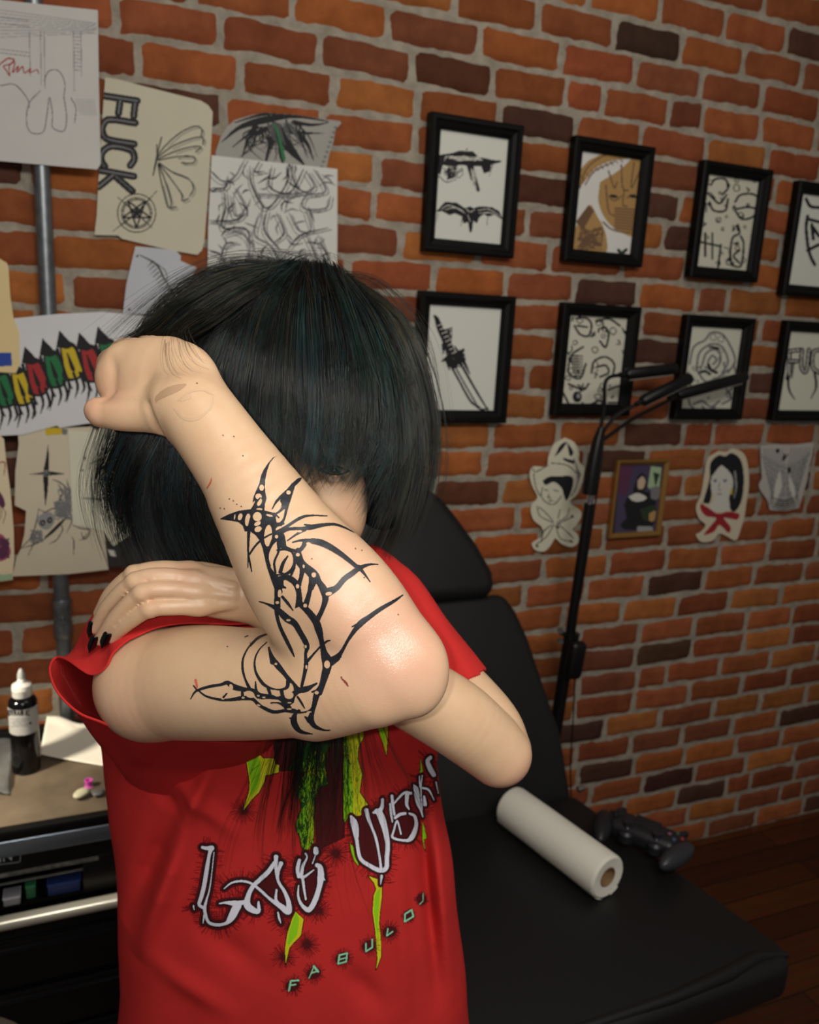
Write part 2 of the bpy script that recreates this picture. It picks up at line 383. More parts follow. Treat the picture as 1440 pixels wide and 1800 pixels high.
# ---------------------------------------------------------------- metal conduit on the wall
M_steel = mat('galvanised_steel', (150, 156, 160), .38, .85, noise=.25, nscale=60)
def conduit():
    y = WALL - .024; x = onY(85, 550, y)[0]
    o = empty('conduit_pipe', (x, y, .0), 'grey galvanised steel conduit running up the brick wall at the left', 'pipe')
    mb = MB(); mb.tube([(x, y, .02), (x, y, 2.9)], .0165, n=20); mb.build('pipe', M_steel, o)
    c = onY(112, 1085, y); mb = MB(); mb.lathe((x, y, c[2] - .045), [(.0195, 0), (.021, .006), (.0205, .03), (.018, .045), (.0205, .06), (.021, .085), (.0195, .09)], n=20)
    mb.tube([(x, y - .015, c[2]), (x, y - .034, c[2])], .006, n=10); mb.build('coupling', M_steel, o)
    for z in (.35, 2.28):
        mb = MB(); mb.box((x, y + .017, z), (.075, .004, .02), bev=.001); mb.tube([(x - .017, y + .02, z), (x - .02, y - .012, z), (x, y - .022, z), (x + .02, y - .012, z), (x + .017, y + .02, z)], .0025, n=8); mb.build('pipe_clip', M_steel, o)
conduit()

# ---------------------------------------------------------------- drawings on the wall
INK = mat('black_ink', (26, 26, 30), .7); INKG = mat('grey_pencil', (128, 128, 130), .8); INKL = mat('light_pencil', (160, 160, 160), .8)
WHT = mat('white_paint', (226, 224, 214), .7); RED = mat('red_ink', (176, 38, 40), .6); GRN = mat('green_ink', (24, 120, 66), .6); YEL = mat('yellow_ink', (220, 190, 30), .6)
BLU = mat('blue_ink', (30, 70, 170), .6); GLD = mat('tan_ink', (190, 150, 92), .7); PUR = mat('purple_ink', (96, 50, 80), .7); PNK = mat('pink_ink', (180, 86, 110), .7); BRN = mat('brown_ink', (120, 88, 64), .7); LGN = mat('pale_green_ink', (176, 200, 160), .7); DGN = mat('dark_green_ink', (46, 62, 44), .7); SKN = mat('cream_ink', (214, 190, 160), .7); LIL = mat('violet_ink', (76, 66, 96), .7)
INKS = [INK, INKG, INKL, WHT, RED, GRN, YEL, BLU, GLD, PUR, PNK, BRN, LGN, DGN, SKN, LIL]
K, GY, LG, WH, RD, GN, YE, BL, GO, PU, PK, BR, LN, DG, SK, LI = range(1, 17)
def plane_proj(y):
    def f(X, Y):
        D = np.stack([X - 720, 900 - Y, np.full(len(X), -FPX)], -1) @ R.T; return CPOS + D * (y / D[:, 1:2]), np.ones(len(X), bool)
    return f
def paper(name, label, cat, poly, color, off, draw=None, group=None, thick=.0006, res=1.0, curl=0, noise=.04):
    """a sheet pinned to the wall, its drawing lying on it"""
    y = WALL - .0075 - off; m = mat(name + '_stock', tuple(min(246, v * 1.2) for v in color), .8, noise=noise, nscale=12, bump=.25, bscale=40, bdist=.003)
    pts = np.array([onY(a, b, y) for a, b in poly]); b = bmesh.new()
    vs = [b.verts.new(p) for p in pts]; f = b.faces.new(vs); b.normal_update()
    if f.normal.y > 0: f.normal_flip()
    g = bmesh.ops.extrude_face_region(b, geom=[f]); nv = [e for e in g['geom'] if isinstance(e, bmesh.types.BMVert)]
    bmesh.ops.translate(b, vec=(0, -thick, 0), verts=nv); bmesh.ops.recalc_face_normals(b, faces=b.faces); bmesh.ops.triangulate(b, faces=[f for f in b.faces if len(f.verts) > 4])
    mb = MB(); mb.bm(b, 0)
    p = np.array(poly, float); mats = [m] + INKS
    if draw:
        c = Canvas(p[:, 0].min() - 2, p[:, 1].min() - 2, p[:, 0].max() + 2, p[:, 1].max() + 2, res); draw(c)
        k = Canvas(c.x0, c.y0, p[:, 0].max() + 2, p[:, 1].max() + 2, res); k.poly(poly, 1); c.a[k.a == 0] = 0; c.a[:, :][(c.x0 + np.arange(c.w) < -45)[None, :].repeat(c.h, 0)] = 0
        V, F, M = c.cells(plane_proj(y - thick - .0004))
        if len(F):
            mb.v.append(V); n0 = mb.n; mb.n += len(V); mb.f += (F[:, ::-1] + n0).tolist(); mb.m += (M + 1).tolist()
    o = mb.build(name, mats, smooth=False); return tag(o, label, cat, group)
def squiggle(c, x, y, w, h, n, col=K, wd=2, seed=0):
    r = random.Random(seed)
    for _ in range(n):
        a = [(x + r.uniform(-w, w), y + r.uniform(-h, h), wd * r.uniform(.4, 1)) for _ in range(4)]; c.stroke(a, col)
# 1 faint pencil figure drawing
def d_faint(c):
    c.tile(2.3226, 0, 0)
    for y in (70, 95, 200, 215): c.stroke([(0, y, 3), (120, y + 15, 3)], LG)
    for i in range(9): c.stroke([(0, 40 + i * 14, 2), (395, 95 + i * 5, 2)], LG)
    for x in (120, 165, 180, 300, 330): c.stroke([(x, 130, 4), (x + 4, 300 + (x % 7) * 12, 3)], LG)
    for i in range(10): c.stroke([(300, 150 + i * 15, 3), (330, 152 + i * 15, 3)], LG)
    for pts in ([(180, 330), (200, 290), (240, 290), (265, 340), (260, 400)], [(165, 370), (120, 420), (108, 490), (125, 540), (175, 540), (190, 480), (200, 400)],
                [(205, 400), (215, 470), (215, 520), (260, 535), (272, 480), (262, 400)], [(290, 400), (310, 440), (305, 500)], [(0, 350), (60, 345), (110, 400), (120, 440)]):
        c.stroke([(a, b, 4) for a, b in pts], GY)
    for i in range(8): c.stroke([(312 + i * 10, 405, 2), (330 + i * 9, 470, 2)], LG)
    c.stroke([(-40, 300, 5), (0, 262, 5), (15, 250, 6), (35, 238, 6), (58, 245, 6), (40, 262, 5), (15, 270, 5), (28, 290, 5), (40, 310, 4), (38, 270, 4), (60, 255, 5), (52, 295, 5), (75, 270, 5), (70, 295, 5), (92, 272, 5), (100, 298, 5), (125, 280, 5), (120, 298, 4), (150, 285, 5), (158, 300, 4)], RD)
paper('paper_drawing', 'large white sheet with a faint pencil street scene and red script, at top left', 'drawing', [(-60, -14), (0, 0), (172, 18), (174, 150), (177, 288), (171, 298), (100, 292), (0, 283), (-60, 278)], (186, 184, 180), .036, d_faint)
# 2 lettering, butterfly and pentagram
def d_butterfly(c):
    c.tile(2.3226, 0, 0)
    L = [[[(430, 392), (560, 412)], [(492, 402), (484, 462)], [(553, 411), (546, 474)]],
         [[(552, 502), (452, 488), (424, 505), (418, 535), (430, 562), (460, 574), (548, 588)]],
         [[(532, 676), (548, 650), (540, 618), (500, 602), (450, 598), (418, 622), (414, 655), (428, 680)]],
         [[(402, 694), (546, 720)], [(470, 708), (404, 762)], [(462, 712), (540, 780)]]]
    for g in L:
        for s in g: c.stroke([(a, b, 30) for a, b in s], K)
        for s in g: c.stroke([(a, b, 8) for a, b in s], GY)
    for g in L:
        for s in g: c.stroke([(a + 5, b + 6, 4) for a, b in s], K, smooth=True)
    wing = [[(640, 640), (680, 590), (740, 540), (800, 515), (825, 530), (820, 560)], [(640, 645), (700, 600), (770, 570), (825, 560), (830, 590)], [(645, 650), (710, 620), (780, 600), (820, 600), (800, 620)],
            [(645, 655), (720, 640), (790, 640), (790, 665), (740, 665)], [(650, 665), (700, 700), (770, 730), (790, 770), (775, 800)], [(650, 670), (690, 720), (740, 790), (745, 820), (770, 810)],
            [(650, 675), (675, 740), (700, 830), (690, 850), (720, 845)], [(645, 670), (660, 750), (680, 830), (685, 845)], [(640, 590), (640, 650), (625, 715)], [(660, 560), (640, 640), (630, 690)]]
    for s in wing: c.stroke([(a, b, 5) for a, b in s], K)
    for s in wing[:8]: c.stroke([(a + 8, b + 8, 3) for a, b in s[1:]], GY)
    for r in (78, 62, 55):
        c.stroke([(558 + r * math.cos(t / 3), 870 + r * math.sin(t / 3), 4) for t in range(20)], K)
    star = [(558 + 60 * math.cos(a), 870 + 60 * math.sin(a)) for a in [math.radians(90 + 144 * i) for i in range(6)]]
    c.stroke([(a, b, 7) for a, b in star], K, smooth=False)
    c.poly([(558 + (26 if i % 2 else 12) * math.cos(math.radians(90 + 36 * i)), 870 + (26 if i % 2 else 12) * math.sin(math.radians(90 + 36 * i))) for i in range(10)], K)
    for a, b in ((480, 805), (640, 780), (460, 945), (620, 930)): c.stroke([(a, b, 2), (558, 870, 8)], K)
paper('paper_drawing', 'cream sheet with sideways block lettering, a butterfly and a pentagram', 'drawing', [(185, 136), (210, 140), (258, 153), (310, 166), (353, 177), (366, 185), (374, 197), (372, 240), (366, 340), (359, 426), (355, 440), (347, 448), (300, 440), (215, 420), (208, 414), (166, 413), (170, 380), (176, 260)], (186, 180, 160), .002, d_butterfly)
def d_tree(c):
    c.tile(2.3226, 0, 0)
    for s in ([(1340, 495, 4), (1200, 475, 14), (1080, 490, 30), (980, 520, 18), (905, 580, 3)], [(1240, 470, 10), (1150, 460, 16), (1060, 470, 12), (960, 500, 4)], [(1100, 520, 20), (1020, 560, 14), (990, 640, 4)], [(1120, 530, 24), (1100, 600, 14), (1070, 720, 4)],
              [(1130, 520, 40), (1180, 600, 36), (1240, 670, 8)], [(1180, 520, 30), (1250, 580, 16), (1280, 655, 3)], [(1200, 500, 20), (1280, 510, 10), (1340, 500, 3)], [(1180, 540, 16), (1320, 545, 3)], [(1050, 520, 14), (950, 600, 3)], [(1140, 560, 20), (1150, 650, 10), (1200, 740, 3)]):
        c.stroke(s, K)
    r = random.Random(2)
    for _ in range(40): x = r.uniform(1030, 1230); c.stroke([(x, r.uniform(490, 540), 8), (x + r.uniform(-50, 60), r.uniform(540, 600), 5), (x + r.uniform(-80, 90), r.uniform(560, 670), 1)], K)
    for i in range(16): c.stroke([(1090 + i * 7, 500, 3), (1110 + i * 8, 560 + (i % 4) * 12, 2)], GY)
    c.stroke([(1120, 510, 8), (1140, 560, 12), (1160, 650, 14)], GN)
    for i in range(9): c.ell(1370 - i * 7, 520 + i * 20, 7, 5, 0, GY)
paper('paper_drawing', 'torn notebook page with black thorny scribbles and a touch of green', 'drawing', [(379, 267), (388, 240), (400, 222), (413, 211), (440, 203), (465, 198), (520, 202), (560, 208), (598, 213), (600, 217), (590, 228), (586, 250), (578, 275), (573, 300), (480, 300), (379, 290)], (150, 148, 142), .003, d_tree)
def d_thorns(c):
    c.tile(2.3226, 0, 0)
    for s in ([(850, 690), (910, 740), (960, 720), (1000, 650)], [(850, 770), (920, 765), (930, 720)], [(915, 770), (920, 850), (910, 930), (1010, 940), (1020, 1080)], [(960, 770), (1000, 850), (960, 880), (940, 800)],
              [(1020, 680), (1030, 760), (1090, 850), (1170, 750), (1180, 670)], [(1110, 680), (1100, 760), (1160, 790), (1200, 770), (1240, 690)], [(1040, 790), (1170, 795), (1280, 770), (1250, 700)],
              [(1280, 690), (1330, 780), (1250, 800), (1240, 850), (1330, 850), (1350, 800)], [(1060, 870), (1040, 960), (1100, 1000), (1150, 1080)], [(1090, 860), (1080, 940), (1140, 1020)], [(1130, 870), (1160, 950), (1120, 990)],
              [(1180, 870), (1220, 940), (1270, 940), (1250, 860)], [(1340, 930), (1230, 960), (1180, 1010)], [(1250, 960), (1290, 1060), (1240, 1100)], [(850, 900), (960, 900), (1000, 870)], [(920, 960), (980, 950), (1020, 1000), (1000, 1100)],
              [(900, 1080), (920, 1000), (970, 990)], [(850, 1020), (900, 1040), (920, 1090)], [(1180, 660), (1210, 760), (1260, 790)], [(1080, 700), (1040, 700), (1060, 660)], [(1300, 960), (1340, 1060)]):
        c.stroke([(a, b, 7 if 0 < i < len(s) - 1 else 3) for i, (a, b) in enumerate(s)], K if len(s) % 2 else GY)
        c.stroke([(a + 12, b + 8, 4) for a, b in s], GY); c.stroke([(a - 9, b + 14, 3) for a, b in s], GY)
    r = random.Random(6)
    for _ in range(60):
        x, y = r.uniform(870, 1350), r.uniform(700, 1090); a = r.uniform(0, 6.3); l = r.uniform(30, 75); q = r.uniform(-.6, .6)
        c.stroke([(x, y, 2), (x + l * .5 * math.cos(a), y + l * .5 * math.sin(a), 7), (x + l * math.cos(a + q), y + l * math.sin(a + q), 2)], GY if r.random() < .6 else K)
paper('paper_drawing', 'white sheet with spiky interlaced grey lettering above the dark hair', 'drawing', [(372, 273), (480, 285), (593, 297), (593, 400), (592, 560), (364, 560), (366, 400)], (196, 196, 190), .0055, d_thorns)
def d_scrap(c):
    c.tile(2.88, 0, 440)
    c.stroke([(700, 20, 3), (790, 70, 10), (830, 140, 8), (870, 200, 4)], DG)
    for i in range(8): c.stroke([(770 + i * 11, 60 + i * 17, 6), (745 + i * 10, 85 + i * 17, 2)], DG)
    c.stroke([(800, 70, 3), (840, 110, 6), (850, 180, 3)], GY)
    for a, b in ((695, 30), (655, 300)): c.ell(a, b, 6, 6, 0, K)
paper('paper_drawing', 'small torn white scrap with two pinholes and a feather sketch', 'drawing', [(238, 433), (275, 436), (310, 441), (318, 450), (317, 458), (330, 464), (346, 470), (330, 500), (320, 552), (216, 552), (222, 500)], (176, 178, 184), .004, d_scrap)
def d_claws(c):
    c.tile(2.88, 0, 440); cols = [GN, YE, RD, GN, YE, RD]
    for i, (x, y) in enumerate([(20, 720), (110, 710), (185, 660), (275, 620), (360, 580), (460, 590), (555, 560), (-80, 740)]):
        k = cols[i % 6]
        c.poly([(x - 60, y - 105), (x + 15, y - 110), (x + 62, y - 10), (x + 60, y + 50), (x + 20, y + 80), (x - 40, y + 70), (x - 45, y + 10)], K, smooth=4)
        c.poly([(x - 50, y - 90), (x + 5, y - 95), (x + 50, y), (x + 50, y + 45), (x + 15, y + 68), (x - 32, y + 55), (x - 35, y)], k, smooth=4)
        c.stroke([(x - 20, y - 60, 6), (x + 5, y + 10, 22), (x + 12, y + 25, 16)], K)
        c.poly([(x - 75, y - 90), (x - 60, y - 175), (x + 15, y - 95), (x - 20, y - 80)], K)
        for j, dx in enumerate((-30, 12, 45)):
            c.stroke([(x + dx, y + 40, 14), (x + dx + 22, y + 110, 14), (x + dx + 8, y + 190 - j * 22, 3)], K)
        c.stroke([(x - 70, y - 80, 16), (x - 40, y + 10, 14), (x - 10, y + 90, 10), (x + 5, y + 120, 8)], K)
paper('paper_drawing', 'white sheet with a row of red, green and yellow claws behind the raised fist', 'drawing', [(-50, 570), (0, 562), (30, 559), (100, 552), (180, 548), (262, 556), (262, 733), (200, 738), (150, 745), (105, 752), (100, 748), (40, 764), (0, 766), (-50, 768)], (196, 196, 198), .040, d_claws)
def d_skull(c):
    c.tile(5.454, 0, 700)
    c.stroke([(460, 450, 3), (455, 580, 30), (440, 720, 50), (440, 880, 36), (435, 1030, 3)], K); c.stroke([(285, 730, 3), (400, 722, 22), (470, 720, 40), (620, 725, 3)], K)
    c.ell(445, 720, 34, 34, 0, GY); c.stroke([(420, 705, 8), (450, 740, 12), (470, 700, 8)], K)
    for s in ([(500, 780), (560, 800), (640, 860), (700, 930), (690, 1020)], [(640, 780), (660, 850), (720, 930)], [(560, 820), (600, 900), (560, 1000), (520, 1020)], [(370, 1060), (350, 1180), (300, 1330), (200, 1440)], [(370, 1060), (430, 1090), (500, 1060), (620, 1030), (690, 1000)],
              [(200, 1440), (330, 1400), (440, 1340), (560, 1220), (640, 1150)], [(350, 1370), (320, 1400), (270, 1510)], [(690, 1060), (700, 1150), (640, 1290)], [(700, 1220), (780, 1250), (860, 1260), (830, 1340), (760, 1360)], [(690, 1330), (710, 1380), (705, 1500)], [(780, 1280), (800, 1340), (840, 1290)],
              [(580, 1190), (600, 1260), (560, 1330)], [(470, 1400), (540, 1360), (580, 1310)]):
        c.stroke([(a, b, 10 if 0 < i < len(s) - 1 else 4) for i, (a, b) in enumerate(s)], K)
    squiggle(c, 610, 1080, 90, 90, 26, GY, 12, 3); squiggle(c, 620, 960, 70, 130, 16, GY, 10, 4); squiggle(c, 350, 1320, 60, 60, 14, GY, 12, 5)
    c.poly([(370, 1130), (440, 1090), (510, 1110), (520, 1190), (460, 1260), (390, 1240), (360, 1190)], LG, smooth=4)
    for a, b in ((408, 1195), (478, 1170)): c.ell(a, b, 26, 30, 20, K); c.ell(a, b, 10, 12, 0, LG)
    c.stroke([(440, 1330, 20), (500, 1280, 30), (560, 1220, 30), (620, 1160, 16)], K)
    c.poly([(435, 285), (590, 280), (600, 345), (440, 355)], YE); c.poly([(590, 285), (650, 300), (640, 350), (600, 348)], GY)
paper('paper_drawing', 'aged cream sheet with a star cross and a skull, taped with yellow', 'drawing', [(31, 755), (60, 752), (118, 752), (160, 750), (170, 757), (175, 900), (183, 936), (185, 953), (188, 980), (191, 1001), (120, 1009), (22, 1013), (29, 980), (37, 964), (43, 938), (46, 898), (36, 893), (26, 888), (27, 828), (33, 780)], (190, 180, 158), .037, d_skull)
def d_right(c):
    c.tile(5.454, 0, 700)
    for s in ([(860, 630), (930, 600), (1020, 570)], [(940, 790), (920, 740), (960, 690), (1050, 660)], [(990, 740), (1020, 780), (1080, 760)], [(1020, 940), (1100, 940), (1180, 960)], [(1060, 1380), (1180, 1260), (1290, 1160)], [(1080, 1330), (1200, 1200)], [(1130, 1220), (1170, 1100), (1200, 1060)], [(760, 955), (900, 965), (1050, 960)], [(815, 540), (815, 610)], [(700, 1215), (850, 1250), (1000, 1290)]):
        c.stroke([(a, b, 16 if 0 < i < len(s) - 1 else 6) for i, (a, b) in enumerate(s)], K if s[0][0] > 800 and s[0][1] != 540 else GY)
    c.stroke([(960, 680, 20), (1010, 660, 50), (1080, 670, 30)], K); c.ell(815, 575, 12, 12, 0, K); c.ell(790, 690, 10, 10, 0, K)
    squiggle(c, 1090, 1020, 80, 60, 16, GY, 9, 8)
paper('paper_drawing', 'pale folded sheet with black scribbles beside the skull drawing, behind the hair', 'drawing', [(120, 757), (170, 760), (176, 752), (262, 752), (262, 962), (246, 950), (226, 942), (200, 960), (195, 955), (183, 933), (128, 922)], (196, 194, 174), .039, d_right)
paper('paper_scrap', 'black torn paper scrap with a white fleck beneath the pale folded sheet', 'paper', [(184, 950), (200, 958), (222, 947), (262, 952), (262, 995), (186, 996), (190, 975)], (44, 40, 38), .034, lambda c: c.tile(5.454, 0, 700).poly([(1030, 1450), (1100, 1460), (1115, 1520), (1060, 1510)], WH))
def d_tag(c): c.poly([(-30, 621), (20, 620), (21, 643), (-30, 645)], BL)
paper('paper_note', 'yellowed note with a blue sticker, at left edge above the claw drawing', 'paper', [(-60, 452), (0, 455), (12, 462), (15, 470), (18, 520), (24, 560), (34, 585), (35, 640), (28, 656), (-60, 650)], (206, 184, 138), .043, d_tag)
def d_lady(c):
    c.tile(5.454, 0, 700)
    c.poly([(-200, 900), (-60, 850), (20, 930), (48, 1010), (30, 1060), (-40, 1150), (-200, 1200)], PU, smooth=4); c.poly([(-200, 960), (-40, 1000), (30, 1060), (20, 1140), (-60, 1260), (-200, 1240)], SK)
    c.poly([(-200, 1300), (0, 1300), (60, 1360), (105, 1480), (20, 1560), (-200, 1560)], PK, smooth=4); squiggle(c, 30, 1440, 60, 100, 20, PU, 14, 2)
    c.stroke([(-30, 630, 8), (45, 615, 12), (40, 740, 6)], RD); c.poly([(-200, 1680), (60, 1690), (120, 1680), (115, 1760), (-200, 1760)], LN)
    c.stroke([(30, 1060, 5), (55, 1100, 6), (30, 1200, 5)], K)
paper('paper_drawing', 'tall cream sheet with a purple haired portrait, cut by the left edge', 'drawing', [(-60, 760), (0, 765), (7, 772), (11, 810), (18, 860), (24, 930), (25, 980), (22, 1019), (0, 1022), (-60, 1024)], (206, 190, 160), .042, d_lady)

# ---------------------------------------------------------------- framed prints
M_frame = mat('black_frame', (8, 8, 8), .55, spec=.22); M_print = mat('print_stock', (238, 240, 230), .75)
def framed(label, quad, draw, paper_c=M_print, grow=.5):
    cx = [onY(*q, WALL - .03) for q in quad]; xa = (cx[0][0] + cx[3][0]) / 2; xb = (cx[1][0] + cx[2][0]) / 2; zt = (cx[0][2] + cx[1][2]) / 2; zb = (cx[2][2] + cx[3][2]) / 2
    y1 = WALL - .009; W, H = xb - xa, zt - zb; x, z = (xa + xb) / 2, (zt + zb) / 2
    o = empty('picture_frame', (x, y1, zb), label, 'picture', 'black framed tattoo prints in two rows'); f = .031
    prof = [(0, 0), (0, .024), (.004, .027), (.012, .027), (.016, .022), (.025, .019), (f, .013), (f, .004)]   # (inwards, outwards)
    mb = MB(); V = []; F = []
    for sx, sz in ((-1, 1), (1, 1), (1, -1), (-1, -1)):
        for a, h in prof: V.append((x + sx * (W / 2 - a), y1 - h, z + sz * (H / 2 - a)))
    n = len(prof)
    for c in range(4):
        for i in range(n - 1): F.append((c * n + i, ((c + 1) % 4) * n + i, ((c + 1) % 4) * n + i + 1, c * n + i + 1))
    mb.add(V, F); b = mb.build('frame', M_frame, o, smooth=False)
    mb = MB(); yp = y1 - .006; mb.box((x, yp + .002, z), (W - .05, .004, H - .05))
    c = Canvas(min(q[0] for q in quad), min(q[1] for q in quad), max(q[0] for q in quad), max(q[1] for q in quad), 1.0); c.g = grow; draw(c)
    # keep ink inside the opening
    V, Fc, M = c.cells(plane_proj(yp - .0006)); ok = (abs(V[:, 0] - x) < W / 2 - f + .003) & (abs(V[:, 2] - z) < H / 2 - f + .003); k = ok[Fc].all(1); Fc, M = Fc[k], M[k]
    if len(Fc): mb.v.append(V); n0 = mb.n; mb.n += len(V); mb.f += (Fc[:, ::-1] + n0).tolist(); mb.m += (M + 1).tolist()
    mb.build('print', [paper_c] + INKS, o, smooth=False)
    mb = MB(); mb.box((x, y1 + .0005, z), (W - .01, .003, H - .01)); mb.build('backing', mat('backing_board', (60, 48, 36), .9), o, smooth=False)
T3 = (2, 720, 170); T4 = (2, 720, 490)
def d_gun(c):
    c.tile(*T3)
    c.poly([(102, 205), (150, 198), (175, 190), (225, 193), (240, 210), (290, 222), (322, 225), (322, 230), (290, 238), (255, 245), (180, 240), (140, 245), (102, 235)], K)
    for q in ([(200, 238), (224, 238), (248, 330), (240, 335), (215, 288)], [(138, 240), (168, 240), (156, 285), (132, 292)], [(250, 238), (288, 233), (284, 262), (262, 270)], [(102, 235), (118, 238), (108, 275), (102, 270)]): c.poly(q, K)
    for s in ([(104, 280, 3), (130, 300, 3), (165, 290, 2)], [(185, 250, 3), (188, 275, 2)], [(292, 240, 3), (280, 280, 1)], [(200, 188, 3), (205, 180, 2)]): c.stroke(s, K)
    squiggle(c, 190, 216, 70, 10, 9, WH, 2.0, 29); squiggle(c, 225, 285, 10, 35, 7, WH, 2, 31); squiggle(c, 150, 262, 10, 18, 4, WH, 2, 32); squiggle(c, 150, 268, 34, 20, 7, K, 2, 23)
    w = [(92, 405), (125, 370), (165, 372), (195, 392), (212, 385), (225, 392), (245, 385), (290, 388), (315, 402), (330, 434), (300, 415), (275, 422), (262, 412), (245, 425), (238, 445), (224, 436), (220, 474), (212, 478), (206, 440), (190, 446), (184, 420), (160, 410), (140, 416), (115, 402)]
    c.poly(w, K)
    for s in ([(110, 396, 2), (140, 382, 3), (190, 402, 2)], [(125, 398, 2), (160, 390, 3), (195, 410, 2)], [(240, 400, 2), (280, 396, 3), (320, 422, 2)], [(245, 410, 2), (280, 408, 3), (305, 418, 2)], [(200, 395, 2), (214, 405, 3), (230, 396, 2)], [(205, 415, 2), (214, 440, 2)]): c.stroke(s, WH)
    for s in ([(100, 410, 2), (95, 440, 1)], [(275, 425, 2), (272, 455, 1)], [(328, 430, 2), (332, 455, 1)], [(185, 430, 3), (180, 455, 1)]): c.stroke(s, K)
def d_gold(c):
    c.tile(*T3)
    c.stroke([(600, 290, 34), (640, 240, 34), (700, 212, 30), (760, 205, 26)], GO); c.stroke([(600, 320, 4), (625, 250, 4), (690, 205, 4), (760, 195, 3)], BR); c.stroke([(618, 310, 3), (650, 262, 4), (720, 228, 3)], BR)
    for i in range(9): c.stroke([(604 + i * 17, 278 - i * 11 + i * i * .45, 3), (614 + i * 17, 290 - i * 11 + i * i * .45, 3)], BR)
    c.poly([(670, 300), (720, 270), (760, 240), (790, 215), (825, 240), (825, 480), (740, 475), (690, 430), (665, 370)], GO, smooth=3)
    for s in ([(700, 260), (720, 320), (730, 300)], [(745, 240), (750, 320), (770, 330)], [(790, 230), (780, 320), (810, 260)], [(700, 350), (720, 365), (745, 350)], [(765, 355), (790, 345), (800, 360)], [(690, 310), (700, 400), (720, 420)], [(755, 330), (750, 380), (765, 385)], [(680, 440), (720, 470), (800, 480)]):
        c.stroke([(a, b, 4) for a, b in s], BR)
    for i in range(8): c.stroke([(722, 392 + i * 10, 5), (800, 398 + i * 10, 5)], BR)
    for a, b in ((718, 350), (785, 350)): c.ell(a, b, 14, 6, 10, K)
    c.poly([(580, 470), (630, 380), (660, 420), (690, 480), (685, 556), (575, 545)], GO, smooth=3); c.poly([(585, 440), (630, 380), (650, 400), (610, 470)], BR)
    for i in range(18): squiggle(c, 635, 500, 45, 40, 1, BR, 5, i)
    c.stroke([(735, 540, 10), (760, 566, 10)], DG); c.stroke([(762, 538, 10), (732, 566, 12)], DG)
def doodles(c, x0, y0, x1, y1, n, seed, col=K):
    r = random.Random(seed); 
    for _ in range(n):
        x, y = r.uniform(x0, x1), r.uniform(y0, y1); k = r.random(); s = r.uniform(5, 14)
        if k < .4: c.stroke([(x + s * math.cos(t) * r.uniform(.7, 1), y + s * math.sin(t) * r.uniform(.7, 1), 3) for t in np.linspace(0, 6.3, 8)], col)
        elif k < .75: c.stroke([(x + r.uniform(-s, s), y + r.uniform(-s, s) * 1.4, r.uniform(2, 5)) for _ in range(4)], col)
        else:
            for a in range(4): c.stroke([(x, y, 3), (x + s * .7 * math.cos(a * 1.57 + .4), y + s * .7 * math.sin(a * 1.57 + .4), 1)], col)
def d_flash1(c):
    c.tile(*T3)
    for s in ([(1060, 310), (1075, 290), (1110, 290), (1120, 320), (1100, 345)], [(1055, 370), (1070, 400), (1110, 400), (1120, 360)], [(1060, 350), (1090, 375), (1115, 345)], [(1145, 370), (1165, 345), (1215, 345), (1230, 380), (1210, 420), (1170, 430), (1145, 400)], [(1150, 395), (1190, 388), (1225, 395)],
              [(1155, 450), (1160, 480), (1135, 500), (1130, 580), (1165, 595), (1175, 520), (1165, 490)], [(1160, 540), (1140, 560), (1160, 585)], [(1040, 480), (1040, 560)], [(1065, 480), (1065, 570)], [(1020, 510), (1090, 525)], [(1095, 520), (1085, 600)]):
        c.stroke([(a, b, 6) for a, b in s], K)
    doodles(c, 1030, 280, 1225, 600, 46, 5); 
def d_knife(c):
    c.tile(*T4)
    for s in ([(85, 130, 3), (95, 140, 14), (110, 180, 22), (140, 240, 26), (150, 265, 20)], [(120, 200, 4), (130, 230, 10)], [(115, 290, 4), (150, 270, 22), (185, 255, 12), (190, 245, 3)], [(160, 240, 6), (190, 290, 10), (212, 335, 3)], [(135, 285, 8), (170, 350, 6), (215, 430, 6), (245, 450, 4)], [(170, 280, 8), (215, 360, 7), (250, 420, 6), (275, 460, 4)], [(150, 290, 4), (200, 380, 4), (235, 440, 4)], [(215, 430, 5), (250, 458, 6), (278, 455, 3)], [(130, 285, 10), (140, 320, 3)]): c.stroke(s, K)
    squiggle(c, 130, 220, 18, 50, 12, K, 5, 31); squiggle(c, 165, 285, 30, 26, 14, K, 5, 32)
    for i in range(8): c.stroke([(100 + i * 7, 165 + i * 14, 3), (116 + i * 7, 158 + i * 14, 3)], WH)
def d_flash2(c):
    c.tile(*T4)
    for s in ([(585, 140), (620, 138), (640, 160), (630, 200), (600, 195), (580, 165)], [(590, 165), (625, 170)], [(660, 150), (700, 140), (740, 165)], [(680, 165), (700, 190), (690, 240), (670, 220)], [(610, 240), (570, 270), (560, 330), (600, 350), (620, 300)], [(640, 330), (650, 290), (690, 275), (720, 300), (715, 340)], [(660, 310), (690, 305), (700, 330), (670, 345)], [(560, 370), (610, 390), (630, 370)], [(540, 400), (560, 440)], [(700, 390), (740, 380), (740, 430), (700, 435)], [(640, 440), (670, 430), (690, 450)]):
        c.stroke([(a, b, 6) for a, b in s], K)
    for i in range(8): c.stroke([(566 + i * 2, 270 + i * 10, 5), (608, 272 + i * 10, 3)], K)
    c.ell(590, 415, 16, 20, 0, K); c.ell(594, 412, 7, 9, 0, LG); doodles(c, 555, 130, 765, 450, 42, 9)
